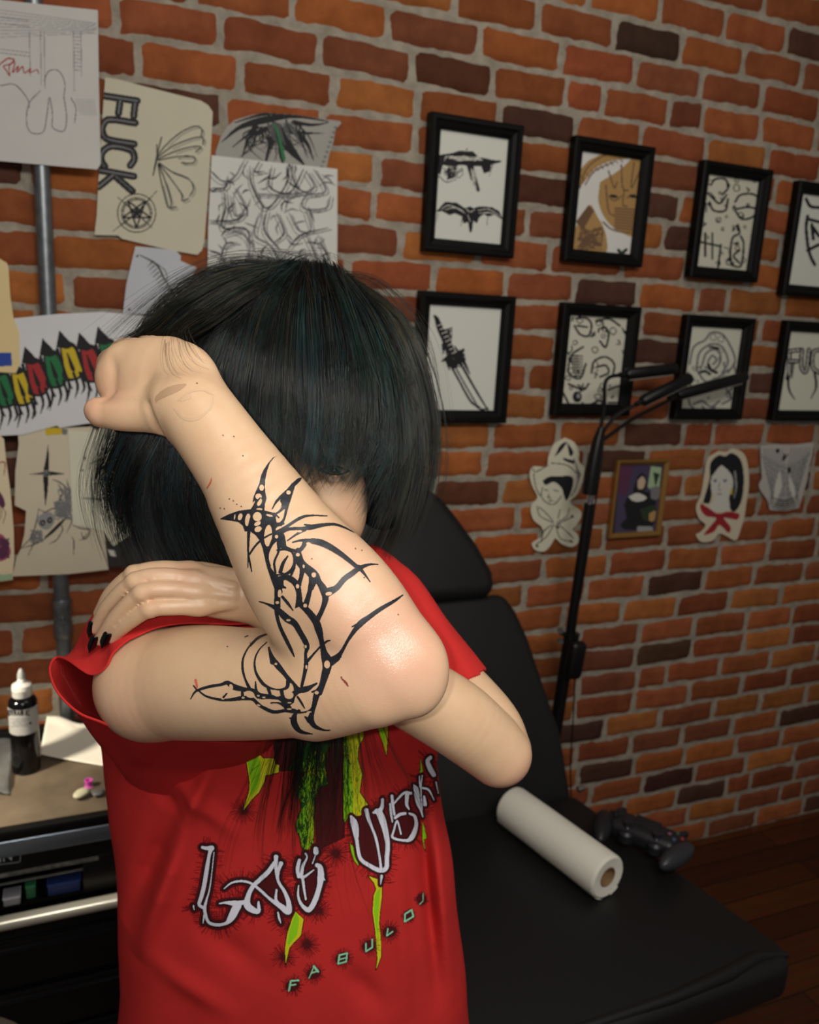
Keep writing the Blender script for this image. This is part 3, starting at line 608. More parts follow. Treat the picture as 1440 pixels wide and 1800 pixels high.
def d_rose(c):
    c.tile(*T4)
    for s in ([(985, 300), (1000, 240), (1040, 215), (1060, 190), (1100, 195), (1130, 240), (1145, 290), (1120, 330)], [(1010, 310), (1020, 260), (1060, 230), (1100, 240), (1120, 290), (1100, 330)], [(1030, 300), (1045, 260), (1080, 250), (1095, 285), (1070, 320), (1040, 310)], [(1050, 290), (1065, 270), (1080, 285), (1068, 300)],
              [(1010, 320), (1040, 360), (1080, 350), (1120, 320)], [(980, 330), (990, 380), (1010, 400)], [(1140, 300), (1150, 360), (1120, 400)], [(1000, 440), (1030, 430), (1060, 450), (1090, 430)], [(1030, 450), (1050, 462), (1075, 450)], [(980, 400), (985, 440), (1000, 455)], [(1110, 380), (1130, 420), (1100, 440)]): c.stroke([(a, b, 6) for a, b in s], GY)
    for s in ([(1020, 330), (1040, 325), (1055, 335)], [(1050, 300), (1060, 320), (1080, 330)], [(1060, 240), (1085, 245)]): c.stroke([(a, b, 9) for a, b in s], K)
    doodles(c, 995, 200, 1140, 450, 18, 12, GY)
def d_letters(c):
    c.tile(*T3)
    for s in ([(1400, 420), (1395, 460), (1400, 520)], [(1400, 430), (1440, 440)], [(1415, 450), (1420, 500)], [(1400, 520), (1410, 560), (1425, 590)], [(1395, 360), (1410, 385), (1440, 390)], [(1420, 460), (1440, 490)], [(1400, 540), (1440, 520)]): c.stroke([(a, b, 10) for a, b in s], K)
def d_spiky(c):
    c.tile(*T4)
    for s in ([(1335, 260), (1335, 330), (1330, 350)], [(1335, 255), (1375, 250)], [(1335, 290), (1365, 290)], [(1380, 250), (1378, 310), (1395, 325), (1405, 250)], [(1440, 250), (1420, 260), (1418, 310), (1440, 330)]): c.stroke([(a, b, 15) for a, b in s], K); c.stroke([(a, b, 4) for a, b in s], WH)
    for s in ([(1330, 340, 8), (1335, 390, 6), (1355, 425, 2)], [(1425, 330, 8), (1430, 380, 6), (1412, 420, 2)], [(1350, 300, 6), (1345, 350, 2)]): c.stroke(s, K)
framed('black frame with a rifle drawing above a bat, first in the upper row', [(757, 195), (920, 222), (903, 450), (745, 445)], d_gun)
framed('black frame with a tan and gold demon face, second in the upper row', [(1013, 237), (1152, 260), (1128, 468), (990, 460)], d_gold, mat('print_stock_white', (238, 236, 232), .75))
framed('black frame with small flash doodles and a bottle, third in upper row', [(1240, 283), (1358, 297), (1332, 497), (1210, 487)], d_flash1, mat('print_stock_grey', (226, 224, 204), .75))
framed('black frame with black lettering cut by the right edge, upper row', [(1404, 313), (1540, 340), (1515, 530), (1377, 517)], d_letters)
framed('black frame with a black dagger drawing, first in the lower row', [(738, 512), (908, 520), (888, 747), (728, 740)], d_knife)
framed('black frame with a snake and small flash doodles, second in the lower row', [(992, 530), (1128, 541), (1105, 733), (972, 728)], d_flash2, mat('print_stock_cream', (226, 224, 206), .75))
framed('black frame with a grey rose drawing, third in the lower row', [(1206, 552), (1327, 560), (1304, 740), (1187, 735)], d_rose, mat('print_stock_pale', (228, 228, 210), .75))
framed('black frame with spiky block letters cut by the right edge, lower row', [(1383, 562), (1520, 572), (1495, 742), (1358, 738)], d_spiky, mat('print_stock_warm', (234, 234, 216), .75))

# ---------------------------------------------------------------- cut-outs on the wall (tile: scale 2.571 at 880,740)
TS = (2.571, 880, 740)
def px(pts): return [(a / TS[0] + TS[1], b / TS[0] + TS[2]) for a, b in pts]
def smoothpoly(pts, n=4): q = catmull(np.array(list(pts) + [pts[0]], float), n)[:-1]; return [tuple(a) for a in q]
def d_hat(c):
    c.tile(*TS)
    c.poly([(245, 160), (270, 110), (300, 95), (270, 140)], K, smooth=3); c.poly([(300, 95), (330, 140), (315, 160), (305, 120)], K, smooth=3); c.poly([(280, 165), (335, 180), (330, 195), (290, 180)], K)
    c.poly([(190, 270), (225, 250), (270, 250), (320, 250), (328, 290), (300, 360), (285, 330), (275, 300), (240, 275), (205, 290)], K, smooth=3)
    for s in ([(150, 240), (160, 300), (180, 340)], [(215, 200), (160, 230), (145, 215)], [(230, 190), (300, 200), (350, 240)], [(330, 170), (350, 230), (345, 290), (320, 340)], [(190, 300), (185, 340), (210, 370), (245, 375), (275, 340)], [(165, 385), (180, 430), (240, 460)], [(175, 390), (210, 420), (235, 450)], [(270, 400), (260, 440)], [(310, 395), (300, 430), (255, 460)], [(330, 430), (290, 450), (255, 470)],
              [(240, 470), (210, 520), (160, 560)], [(230, 470), (195, 500), (185, 545)], [(250, 470), (270, 530), (320, 545)], [(260, 465), (300, 500), (330, 530)], [(200, 310), (215, 316)], [(240, 312), (262, 318)], [(220, 330), (215, 345), (228, 348)], [(218, 360), (240, 362)]): c.stroke([(a, b, 4) for a, b in s], K)
    for a, b in ((325, 432), (260, 480), (165, 565), (320, 545)): c.ell(a, b, 8, 5, 40, K)
    c.poly([(340, 200), (365, 240), (350, 280), (345, 240)], GY)
hat = [(290, 75), (330, 95), (352, 140), (352, 180), (378, 215), (372, 260), (345, 330), (310, 365), (355, 400), (362, 430), (340, 470), (322, 490), (345, 510), (350, 545), (320, 568), (275, 555), (245, 530), (225, 560), (195, 588), (155, 582), (140, 555), (165, 535), (190, 520), (185, 480), (150, 450), (135, 410), (140, 375), (165, 345), (140, 290), (130, 240), (148, 205), (205, 205), (215, 160), (240, 105)]
paper('wall_sticker', 'black and white cut-out of a woman in a tall hat and knotted scarf', 'sticker', px(smoothpoly(hat)), (196, 192, 172), .001, d_hat, 'cut-outs on the brick wall', thick=.003)
def d_red(c):
    c.tile(*TS)
    c.poly([(915, 370), (945, 260), (950, 190), (985, 155), (1015, 160), (1045, 145), (1085, 175), (1100, 250), (1092, 350), (1065, 405), (1040, 400), (1035, 340), (1045, 270), (1030, 230), (1000, 200), (970, 230), (950, 270), (955, 320), (945, 370)], K, smooth=4)
    c.poly([(955, 250), (1000, 205), (1045, 245), (1050, 300), (1030, 350), (1035, 400), (975, 410), (945, 390), (970, 350), (952, 310)], WH, smooth=4)
    c.poly([(905, 370), (950, 400), (985, 420), (1030, 410), (1078, 420), (1070, 445), (1030, 440), (1010, 440), (1040, 480), (1030, 505), (990, 470), (965, 500), (920, 515), (945, 480), (975, 440), (930, 430), (905, 400)], RD, smooth=4)
    for s in ([(925, 400), (960, 425), (985, 430)], [(1000, 430), (1050, 425)], [(985, 440), (960, 480)], [(1000, 445), (1020, 490)]): c.stroke([(a, b, 4) for a, b in s], PU)
    c.ell(985, 430, 14, 12, 0, RD)
    for s in ([(962, 268), (978, 264)], [(1005, 268), (1024, 266)], [(990, 280), (986, 310), (996, 312)], [(980, 330), (1000, 330)]): c.stroke([(a, b, 4) for a, b in s], GY)
    c.ell(970, 272, 7, 4, 0, BL); c.ell(1014, 272, 7, 4, 0, BL); c.ell(1045, 320, 5, 14, 0, YE); c.stroke([(1060, 230, 10), (1065, 300, 8), (1055, 350, 4)], LG)
redc = [(985, 135), (1020, 138), (1050, 125), (1095, 145), (1115, 200), (1120, 290), (1108, 370), (1098, 440), (1085, 480), (1062, 538), (1020, 520), (985, 508), (955, 540), (905, 545), (882, 515), (905, 500), (925, 470), (895, 440), (882, 390), (905, 330), (920, 240), (935, 170)]
paper('wall_sticker', 'cut-out of a black haired woman with a red neckerchief', 'sticker', px(smoothpoly(redc)), (190, 180, 158), .001, d_red, 'cut-outs on the brick wall', thick=.003)
def d_tiki(c):
    c.tile(*TS)
    for i in range(16): c.stroke([(1180 + i * 3, 150 + i * 12, 5), (1230 + i, 180 + i * 13, 4), (1290, 200 + i * 12, 4), (1350 - i, 180 + i * 12, 4), (1400 - i * 4, 140 + i * 13, 5)], GY if i % 2 else LG)
    for i in range(7): c.stroke([(1190 + i * 14, 125, 3), (1230 + i * 9, 260, 3), (1215 + i * 10, 380, 3)], GY); c.stroke([(1400 - i * 14, 120, 3), (1345 - i * 8, 260, 3), (1350 - i * 9, 385, 3)], GY)
    c.stroke([(1285, 150, 6), (1278, 175, 10), (1300, 150, 4)], K); c.ell(1252, 135, 8, 10, 0, K); c.ell(1305, 222, 8, 14, 0, K)
    c.poly([(1240, 290), (1262, 220), (1275, 290), (1245, 370), (1230, 380)], WH); c.poly([(1305, 240), (1330, 300), (1335, 380), (1305, 300)], WH)
    for i in range(5): c.stroke([(1225, 345 + i * 11, 3), (1280, 360 + i * 10, 5), (1335, 345 + i * 11, 3)], K)
tiki = [(1172, 112), (1240, 104), (1310, 108), (1412, 96), (1405, 160), (1390, 210), (1385, 260), (1365, 330), (1345, 392), (1290, 405), (1215, 402), (1205, 360), (1170, 310), (1165, 290), (1180, 260), (1175, 190)]
paper('wall_sticker', 'grey line-patterned paper cut-out, rightmost on the brick wall', 'sticker', px(tiki), (168, 164, 158), .001, d_tiki, 'cut-outs on the brick wall', thick=.003)
def small_painting():
    q = [onY(*p, WALL - .02) for p in px([(532, 172), (762, 180), (722, 528), (488, 522)])]; xa, xb = (q[0][0] + q[3][0]) / 2, (q[1][0] + q[2][0]) / 2; zt, zb = (q[0][2] + q[1][2]) / 2, (q[2][2] + q[3][2]) / 2
    x, z, W, H = (xa + xb) / 2, (zt + zb) / 2, xb - xa, zt - zb; y = WALL - .009
    o = empty('small_painting', (x, y, zb), 'small gold framed painting of a dark robed figure, behind the light stand', 'picture')
    V = []; F = []; prof = [(0, 0), (0, .014), (.004, .016), (.011, .011), (.014, .008), (.014, .002)]
    for sx, sz in ((-1, 1), (1, 1), (1, -1), (-1, -1)):
        for a, h in prof: V.append((x + sx * (W / 2 - a), y - h, z + sz * (H / 2 - a)))
    n = len(prof)
    for c in range(4):
        for i in range(n - 1): F.append((c * n + i, ((c + 1) % 4) * n + i, ((c + 1) % 4) * n + i + 1, c * n + i + 1))
    mb = MB(); mb.add(V, F); mb.build('frame', mat('gold_frame', (164, 122, 62), .4, .5), o, smooth=False)
    mb = MB(); mb.box((x, y - .001, z), (W - .02, .003, H - .02)); c = Canvas(1070, 800, 1180, 950, 1.0).tile(*TS)
    c.poly([(540, 190), (740, 195), (700, 510), (515, 505)], LI); c.poly([(540, 190), (600, 200), (570, 340), (530, 320)], PU); c.poly([(680, 205), (728, 210), (715, 330), (665, 300)], LN); c.poly([(690, 230), (720, 240), (700, 300)], DG)
    c.poly([(620, 250), (640, 235), (660, 260), (655, 310), (610, 330), (600, 310)], K, smooth=4); c.poly([(620, 270), (640, 250), (655, 270), (645, 305), (622, 305)], SK, smooth=4)
    c.poly([(575, 340), (620, 320), (690, 330), (700, 400), (680, 480), (560, 490), (540, 430)], K, smooth=4); c.poly([(578, 342), (620, 325), (660, 345), (640, 362), (600, 362)], WH, smooth=4); c.poly([(680, 300), (720, 300), (715, 350), (680, 350)], GY, smooth=4)
    c.poly([(630, 400), (700, 380), (690, 440), (650, 450)], DG, smooth=4); c.poly([(670, 420), (700, 405), (695, 450), (672, 450)], GO, smooth=3); c.poly([(620, 475), (685, 478), (680, 503), (620, 500)], LG, smooth=3); c.poly([(530, 400), (560, 380), (570, 440), (540, 470)], LI)
    V, Fc, M = c.cells(plane_proj(y - .0032)); ok = (abs(V[:, 0] - x) < W / 2 - .012) & (abs(V[:, 2] - z) < H / 2 - .012); k = ok[Fc].all(1)
    mb.v.append(V); n0 = mb.n; mb.n += len(V); mb.f += (Fc[k][:, ::-1] + n0).tolist(); mb.m += (M[k] + 1).tolist()
    mb.build('canvas', [mat('dark_canvas', (40, 36, 44), .6)] + INKS, o, smooth=False)
small_painting()
# ---------------------------------------------------------------- reclining tattoo chair
M_vinyl = mat('black_vinyl', (23, 23, 24), .5, spec=.45, bump=.25, bscale=350, bdist=.0006)
M_blackmetal = mat('black_metal', (22, 22, 24), .4, .3); M_chrome = mat('chrome', (200, 204, 208), .18, 1.0)
def recliner():
    o = empty('tattoo_chair', (.8, 1.1, 0), 'black vinyl reclining tattoo chair with raised back, behind the person', 'chair')
    zs = .6
    ph = onZ(1010, 1393, zs); pc = onZ(1402, 1683, zs)
    mb = MB(); mb.prism([(ph[0], ph[1]), (pc[0] + .006, pc[1] + .03), (pc[0] - .02, pc[1] - .008), (.80, .872), (.52, .875), (.49, .90), (.43, ph[1])], (0, 0, zs - .085), (1, 0, 0), (0, 1, 0), (0, 0, 1), .085, bev=.022, seg=4)
    mb.build('seat_pad', M_vinyl, o)
    # turned-up upholstery fold at the foot corner
    mb = MB(); a = onZ(1250, 1740, zs + .006); b_ = onZ(1330, 1690, zs + .01); c_ = onZ(1395, 1672, zs + .004)
    mb.tube([onZ(700, 1905, zs - .004), onZ(1000, 1815, zs - .004), onZ(1180, 1755, zs - .002), onZ(1280, 1712, zs + .0), onZ(1330, 1682, zs + .0), onZ(1385, 1678, zs - .006)], [.006, .008, .010, .013, .012, .005], n=12)
    mb.build('edge_piping', M_vinyl, o)
    ang = math.radians(65); U = Vector((0, math.cos(ang), math.sin(ang))); N = Vector((0, math.sin(ang), -math.cos(ang)))
    org = Vector((.72, 1.485, .62)); X = Vector((1, 0, 0))
    back = [(.375, -.05), (.37, .12), (.335, .27), (.315, .36), (.29, .43), (.262, .475)]; back = back + [(-x - .0, y) for x, y in back[::-1]]
    mb = MB(); mb.prism(back, org, X, U, N, .085, bev=.022, seg=4); mb.build('back_pad', M_vinyl, o)
    head = [(.225, .468), (.232, .50), (.232, .53), (.2, .60), (.155, .67), (.12, .72), (.08, .752), (.02, .765)]; head = head + [(-x - .02, y) for x, y in head[::-1]]
    mb = MB(); mb.prism(head, org - N * .02, X, U, N, .1, bev=.03, seg=5); mb.build('headrest', M_vinyl, o)
    mb = MB(); mb.box((.78, 1.18, .485), (.5, .56, .05), bev=.006); mb.box((.78, 1.18, .27), (.14, .18, .42), bev=.01); mb.box((.78, 1.18, .03), (.52, .62, .05), bev=.012)
    mb.tube([(.56, 1.45, .5), (.56, 1.66, .93)], .014); mb.tube([(1.0, 1.45, .5), (1.0, 1.62, .86)], .014); mb.build('base', M_blackmetal, o)
    p = onZ(1016, 1388, .615); mb = MB(); mb.tube([p, p + np.array([.018, -.002, .004])], [.008, .005], n=12); mb.build('hinge_bolt', M_chrome, o)
    return zs
ZS = recliner()
# ---------------------------------------------------------------- paper towel roll
def towel_roll():
    r = .0455; a = Vector(onZ(898, 1415, ZS + r + .001)); b = Vector(onZ(1070, 1543, ZS + r + .001)); d = (b - a).normalized()
    o = empty('paper_towel_roll', ((a + b) / 2 - Vector((0, 0, r)))[:], 'white paper towel roll lying on the black chair seat', 'paper towel')
    mb = MB(); L = (b - a).length; prof = [(.0215, .002), (r - .004, .0), (r - .001, .003), (r, .008), (r + .0004, .1), (r, .18), (r, L - .008), (r - .001, L - .003), (r - .004, L), (.0215, L - .002), (.0205, L - .006), (.0205, .004)]
    mb.lathe(a, prof, d, n=64); mb.f = mb.f[:-2]; mb.m = mb.m[:-2]
    # last wrap hanging loose at the far side
    mb2 = MB(); n = 12; V = []; side = d.cross(Vector((0, 0, 1))).normalized(); up = Vector((0, 0, 1))
    for i in range(n):
        for j in range(20):
            s = j / 19 * (L - .004) + .002; q = math.radians(-25 - i * 10); rr = r + .0012 + .0015 * math.sin(j * .8) * (i / n) + .004 * (i / n) ** 2
            V.append(a + d * s + (side * math.cos(q) + up * math.sin(q)) * rr * (1 if i else 1))
    F = [(i * 20 + j, i * 20 + j + 1, (i + 1) * 20 + j + 1, (i + 1) * 20 + j) for i in range(n - 1) for j in range(19)]
    M_t = mat('paper_towel', (246, 242, 228), .9, bump=.5, bscale=160, bdist=.0012); mb.add(V, F); 
    mb.build('sheet_roll', M_t, o)
    mb = MB(); mb.lathe(a, [(.0205, .001), (.0205, L - .001), (.0192, L - .001), (.0192, .001), (.0205, .001)], d, n=40); mb.f = mb.f[:-2]; mb.m = mb.m[:-2]; mb.build('cardboard_core', mat('cardboard', (150, 118, 80), .85, noise=.2), o)
towel_roll()
# ---------------------------------------------------------------- game controller
def controller():
    c = Vector(onZ(1098, 1490, ZS)); ax = (Vector(onZ(1165, 1530, ZS)) - Vector(onZ(1010, 1400, ZS))); ax = Vector((.55, -.835, 0)); ax.normalize(); ay = Vector((-ax.y, ax.x, 0)); 
    if ay.dot(Vector((1, 1, 0))) < 0: ay = -ay
    c = c + Vector((.030, -.018, 0)); T = Matrix([[ax.x, ay.x, 0, c.x], [ax.y, ay.y, 0, c.y], [0, 0, 1, ZS + .0], [0, 0, 0, 1]]) @ Matrix.Scale(1.24, 4)
    o = empty('game_controller', c[:], 'black game controller lying beside the paper towel roll', 'game controller')
    M = mat('controller_plastic', (34, 34, 38), .42, bump=.1, bscale=900, bdist=.0002); Mg = mat('controller_gloss', (38, 38, 46), .22); Mgrip = mat('controller_grey', (52, 52, 57), .38)
    def loc(p): return T @ Vector(p)
    R4 = T.to_3x3().to_4x4(); mb = MB(); mb.box(loc((0, .010, .026)), (.118, .054, .034), bev=.013, seg=4, M=R4)
    for q in (-1, 1): mb.lathe(loc((q * .052, .014, .009)), [(.02, 0), (.030, .008), (.032, .02), (.029, .031), (.02, .0345), (.002, .035)], n=32); mb.lathe(loc((q * .026, -.010, .009)), [(.012, 0), (.019, .008), (.019, .026), (.014, .032), (.002, .0325)], n=28)
    mb.box(loc((0, .018, .0435)), (.046, .03, .003), bev=.0014, M=R4); mb.build('shell', M, o)
    for s in (-1, 1):
        b = bmesh.new(); bmesh.ops.create_uvsphere(b, u_segments=20, v_segments=12, radius=1); mb = MB(); mb.bm(b, 0, T @ Matrix.Translation((s * .066, -.022, .03)) @ Matrix.Rotation(s * -.28, 4, 'Z') @ Matrix.Diagonal((.017, .048, .018, 1))); mb.build('grip', Mgrip if s > 0 else M, o)
        mb = MB(); mb.lathe(loc((s * .026, -.008, .04)), [(.010, 0), (.007, .004), (.006, .009), (.0105, .010), (.011, .013), (.0085, .0135), (.004, .012)], m=0, n=22); mb.build('thumbstick', Mg, o)
        mb = MB(); mb.box(loc((s * .056, .045, .03)), (.026, .012, .014), bev=.004); mb.build('shoulder_button', Mg, o)
    mb = MB(); mb.box(loc((-.052, .014, .0435)), (.022, .007, .005), bev=.0015, M=T.to_3x3().to_4x4()); mb.box(loc((-.052, .014, .0435)), (.007, .022, .005), bev=.0015, M=T.to_3x3().to_4x4()); mb.build('direction_pad', Mg, o)
    for (bx, by), cc in zip(((.052, .025), (.063, .014), (.052, .003), (.041, .014)), ((70, 90, 80), (150, 60, 60), (80, 90, 130), (150, 90, 120))):
        mb = MB(); mb.lathe(loc((bx, by, .041)), [(.0042, 0), (.0042, .003), (.003, .004), (.001, .0042)], n=16); mb.build('button', mat('button_mark', cc, .4), o)
controller()
# ---------------------------------------------------------------- LED light stand
def light_stand():
    Y = 1.75; W = lambda a, b, y=Y: onY(a, b, y)
    o = empty('light_stand', (1.21, Y, 0), 'black floor stand with three slim lamp bars, in front of the brick wall', 'lamp')
    M = mat('stand_black', (20, 20, 21), .38, .2)
    top = W(1044, 868); bot = W(975, 1300); d = (top - bot) / (top[2] - bot[2]); foot = bot - d * (bot[2] - .025)
    mb = MB(); mb.tube([foot, W(1002, 1120)], .0178, n=16); mb.build('lower_pole', M, o)
    mb = MB(); mb.tube([W(1001, 1125), W(1036, 885)], .0135, n=16); mb.build('upper_pole', M, o)
    mb = MB(); mb.tube([W(1036, 888), W(1041, 862)], .0088, n=16); mb.build('silver_collar', M_chrome, o)
    mb = MB(); mb.tube([W(1036, 868), W(1042, 830), W(1052, 775), W(1058, 752)], [.026, .027, .019, .012], n=14, flat=.8); mb.build('swivel_head', M, o)
    mb = MB(); mb.tube([W(1003, 1135), W(1008, 1112)], .018, n=14); p = W(985, 1113); mb.tube([W(1000, 1116), p], .006, n=8); mb.build('clamp', M, o)
    for dy in (-9, 9): q = W(984, 1116 + dy, Y - .004); mb = MB(); mb.tube([q, q + np.array([-.004, -.012, 0])], .0075, n=10); mb.build('clamp_screw', M_steel, o)
    mb = MB(); c = W(1011, 1160, Y - .03); mb.box(c, (.050, .034, .108), bev=.015, seg=3, M=Matrix.Rotation(.1, 4, 'Y')); mb.build('control_box', M, o)
    mb = MB(); mb.tube(catmull([W(1052, 850, Y - .02), W(1040, 930, Y - .02), W(1022, 1040, Y - .02), W(1012, 1090, Y - .03), W(1011, 1130, Y - .03)], 6), .0022, n=6)
    mb.tube(catmull([W(1011, 1190, Y - .03), W(1008, 1260, Y - .02), W(1003, 1340, Y), W(1000, 1460, Y), foot + np.array([.05, 0, .03])], 6), .0022, n=6); mb.build('cable', M, o)
    mb = MB(); mb.lathe(foot - np.array([0, 0, .025]), [(.125, 0), (.13, .004), (.128, .012), (.04, .02), (.02, .04)], n=36); mb.build('weighted_foot', M, o)
    arms = [([(1050, 780), (1062, 720), (1066, 668), (1100, 658)], (1100, 658), (1188, 648), 0), ([(1052, 770), (1085, 730), (1130, 706)], (1128, 706), (1214, 664), -.03), ([(1054, 778), (1110, 738), (1160, 712), (1196, 694)], (1190, 695), (1312, 662), .03)]
    Mt = mat('lamp_lens', (150, 146, 138), .35)
    for pts, a, b, dy in arms:
        mb = MB(); n = len(pts); mb.tube(catmull([W(*p, Y + dy * i / (n - 1)) for i, p in enumerate(pts)], 5), .005, n=8); arm = mb.build('flexible_arm', M, o)
        A, B = Vector(W(*a, Y + dy)), Vector(W(*b, Y + dy)); mb = MB(); mb.tube([A, A.lerp(B, .04), A.lerp(B, .96), B], [.011, .0155, .0155, .012], n=16); mb.tube([A - (B - A) * .12, A], .007, n=10); h = mb.build('lamp_bar', M, o)
        mb = MB(); mb.box(A.lerp(B, .5) + Vector((0, 0, -.0148)), ((B - A).length * .86, .014, .004), bev=.001, M=(B - A).to_track_quat('X', 'Z').to_matrix().to_4x4()); l = mb.build('lens', Mt, h)
light_stand()
# ---------------------------------------------------------------- tool cart at the left
ZC = .745
def cart():
    yf = onZ(0, 1455, ZC)[1]; zz = lambda p, x=0: onY(x, p, yf)[2]
    o = empty('tool_cart', (-.3, yf + .2, 0), 'black and chrome tool cart with a worn brown top, at the left edge', 'cart')
    x0, x1 = -1.05, .30; xm = (x0 + x1) / 2; W = x1 - x0; yb = WALL - .075; Mk = mat('cart_black', (12, 12, 13), .35); Mt = mat('worn_top', (128, 112, 92), .6, rgb2=(86, 74, 60), nscale=7, bump=.1, bscale=40)
    mb = MB(); mb.box((xm, (yf + yb) / 2, ZC - .006), (W, yb - yf - .006, .012), bev=.003); mb.build('worktop', Mt, o)
    mb = MB(); mb.box((xm, yb + .012, ZC + .004), (W + .02, .018, .05), bev=.003); mb.build('rear_rail', Mk, o)
    z1, z2, z3, z4 = zz(1474), zz(1504), zz(1606), zz(1628)
    mb = MB(); mb.box((xm, yf - .004, (ZC + z1) / 2 - .001), (W + .02, .02, ZC - z1), bev=.004); mb.build('front_lip', Mk, o)
    mb = MB(); mb.box((xm, yf - .006, (z1 + z2) / 2), (W + .02, .014, z1 - z2), bev=.005, seg=3); mb.build('upper_trim', mat('brushed_trim', (150, 162, 176), .3, .8), o)
    # fascia with badge, open tray slot under it
    zs0, zs1 = zz(1538), z3
    mb = MB(); mb.box((xm, yf + .012, (z2 + zs0) / 2), (W, .02, z2 - zs0), bev=.002); mb.build('fascia', Mk, o)
    c = onY(8, 1503, yf); mb = MB(); bx, bz = -.165, (z2 + zs0) / 2 + .0
    mb.prism([(-.045, -.013), (.045, -.013), (.05, -.008), (.05, .008), (.045, .013), (-.045, .013), (-.05, .008), (-.05, -.008)], (bx, yf + .001, bz), (1, 0, 0), (0, 0, 1), (0, -1, 0), .002)
    cv = Canvas(-60, 1480, 60, 1540, .8); cv.tile(4.5, 0, 1400)
    for s in ([(0, 515), (-2, 440)], [(30, 510), (32, 440), (88, 500), (95, 430)]): cv.stroke([(a, b, 13) for a, b in s], 1, smooth=False)
    cv.stroke([(-60, 545, 4), (150, 520, 4), (160, 510, 4), (165, 390, 4), (150, 382, 4), (-60, 400, 4)], 1, smooth=False)
    V, F, M_ = cv.cells(plane_proj(yf - .0018)); mb.v.append(V); n0 = mb.n; mb.n += len(V); mb.f += (F[:, ::-1] + n0).tolist(); mb.m += [1] * len(F)
    mb.build('badge', [Mk, mat('badge_silver', (190, 196, 206), .6, 0)], o, smooth=False)
    mb = MB(); mb.box((xm, (yf + yb) / 2 + .01, zs1 - .004), (W, yb - yf - .02, .008)); mb.build('tray_shelf', Mk, o)
    mb = MB(); mb.box((xm, yf + .16, (zs0 + zs1) / 2), (W, .006, zs0 - zs1)); mb.build('tray_back', mat('dark_blue_steel', (38, 46, 62), .35, .4), o)
    mb = MB(); mb.box((.145, yf + .08, (zs0 + zs1) / 2), (.31, .14, zs0 - zs1), bev=.002); mb.build('side_drawer', Mk, o)
    mb = MB(); mb.box((-.30, yf + .004, zs0 - .004), (.64, .008, .009), bev=.002); mb.build('tray_rim', mat('worn_steel', (150, 148, 140), .5, .4, noise=.6, nscale=60), o)
    mb = MB(); mb.box((-.30, yf + .03, (zs0 + zs1) / 2), (.64, .004, .004)); mb.build('tray_wire', M_steel, o)
    mb = MB(); mb.tube([(x0, yf - .012, (z3 + z4) / 2), (x1, yf - .012, (z3 + z4) / 2)], (z3 - z4) / 2, n=16); mb.build('lower_trim', mat('polished_trim', (236, 230, 214), .25, .55), o)
    mb = MB(); mb.box((xm, (yf + yb) / 2, (z4 + .12) / 2), (W, yb - yf - .01, z4 - .12), bev=.004); mb.build('cabinet', Mk, o)
    for z in (z4 - .085, z4 - .2, z4 - .31):
        mb = MB(); mb.box((xm, yf - .004, z), (W * .96, .012, .1), bev=.004); d = mb.build('drawer', Mk, o)
        mb = MB(); mb.box((xm, yf - .014, z + .035), (W * .9, .01, .006), bev=.002); mb.build('handle', mat('dark_handle', (34, 34, 36), .3, .5), d)
    for x in (x0 + .08, x1 - .08):
        for y in (yf + .06, yb - .06):
            mb = MB(); mb.tube([(x - .012, y, .045), (x + .012, y, .045)], .045, n=24); mb.box((x, y, .1), (.05, .05, .04), bev=.004); mb.build('caster', Mk, o)
    zt = zs1
    return yf, zt
YF, ZT = cart()
# small supplies in the open tray
def supplies():
    spec = [((-.185, .035), (.035, .03, .028), (40, 96, 64), 'green box in the cart tray'), ((-.138, .03), (.03, .03, .02), (150, 150, 156), 'silver tin in the cart tray'), ((-.105, .04), (.018, .03, .030), (46, 110, 70), 'dark green packet in the cart tray'),
            ((-.045, .035), (.06, .03, .027), (34, 52, 104), 'dark blue box in the cart tray'), ((-.235, .035), (.05, .04, .024), (90, 96, 100), 'grey case in the cart tray')]
    for (x, y), d, c, lb in spec:
        mb = MB(); mb.box((x, YF + y, ZT + d[2] / 2), d, bev=.003, seg=2)
        mb.box((x, YF + y, ZT + d[2] - .003), (d[0] * 1.04, d[1] * 1.04, .004), 1, bev=.001); o = mb.build('supply_box', [mat('supply_box', c, .5), mat('supply_lid', [min(255, v * 1.4) for v in c], .4)]); tag(o, lb, 'box', 'supplies in the cart tray')
supplies()
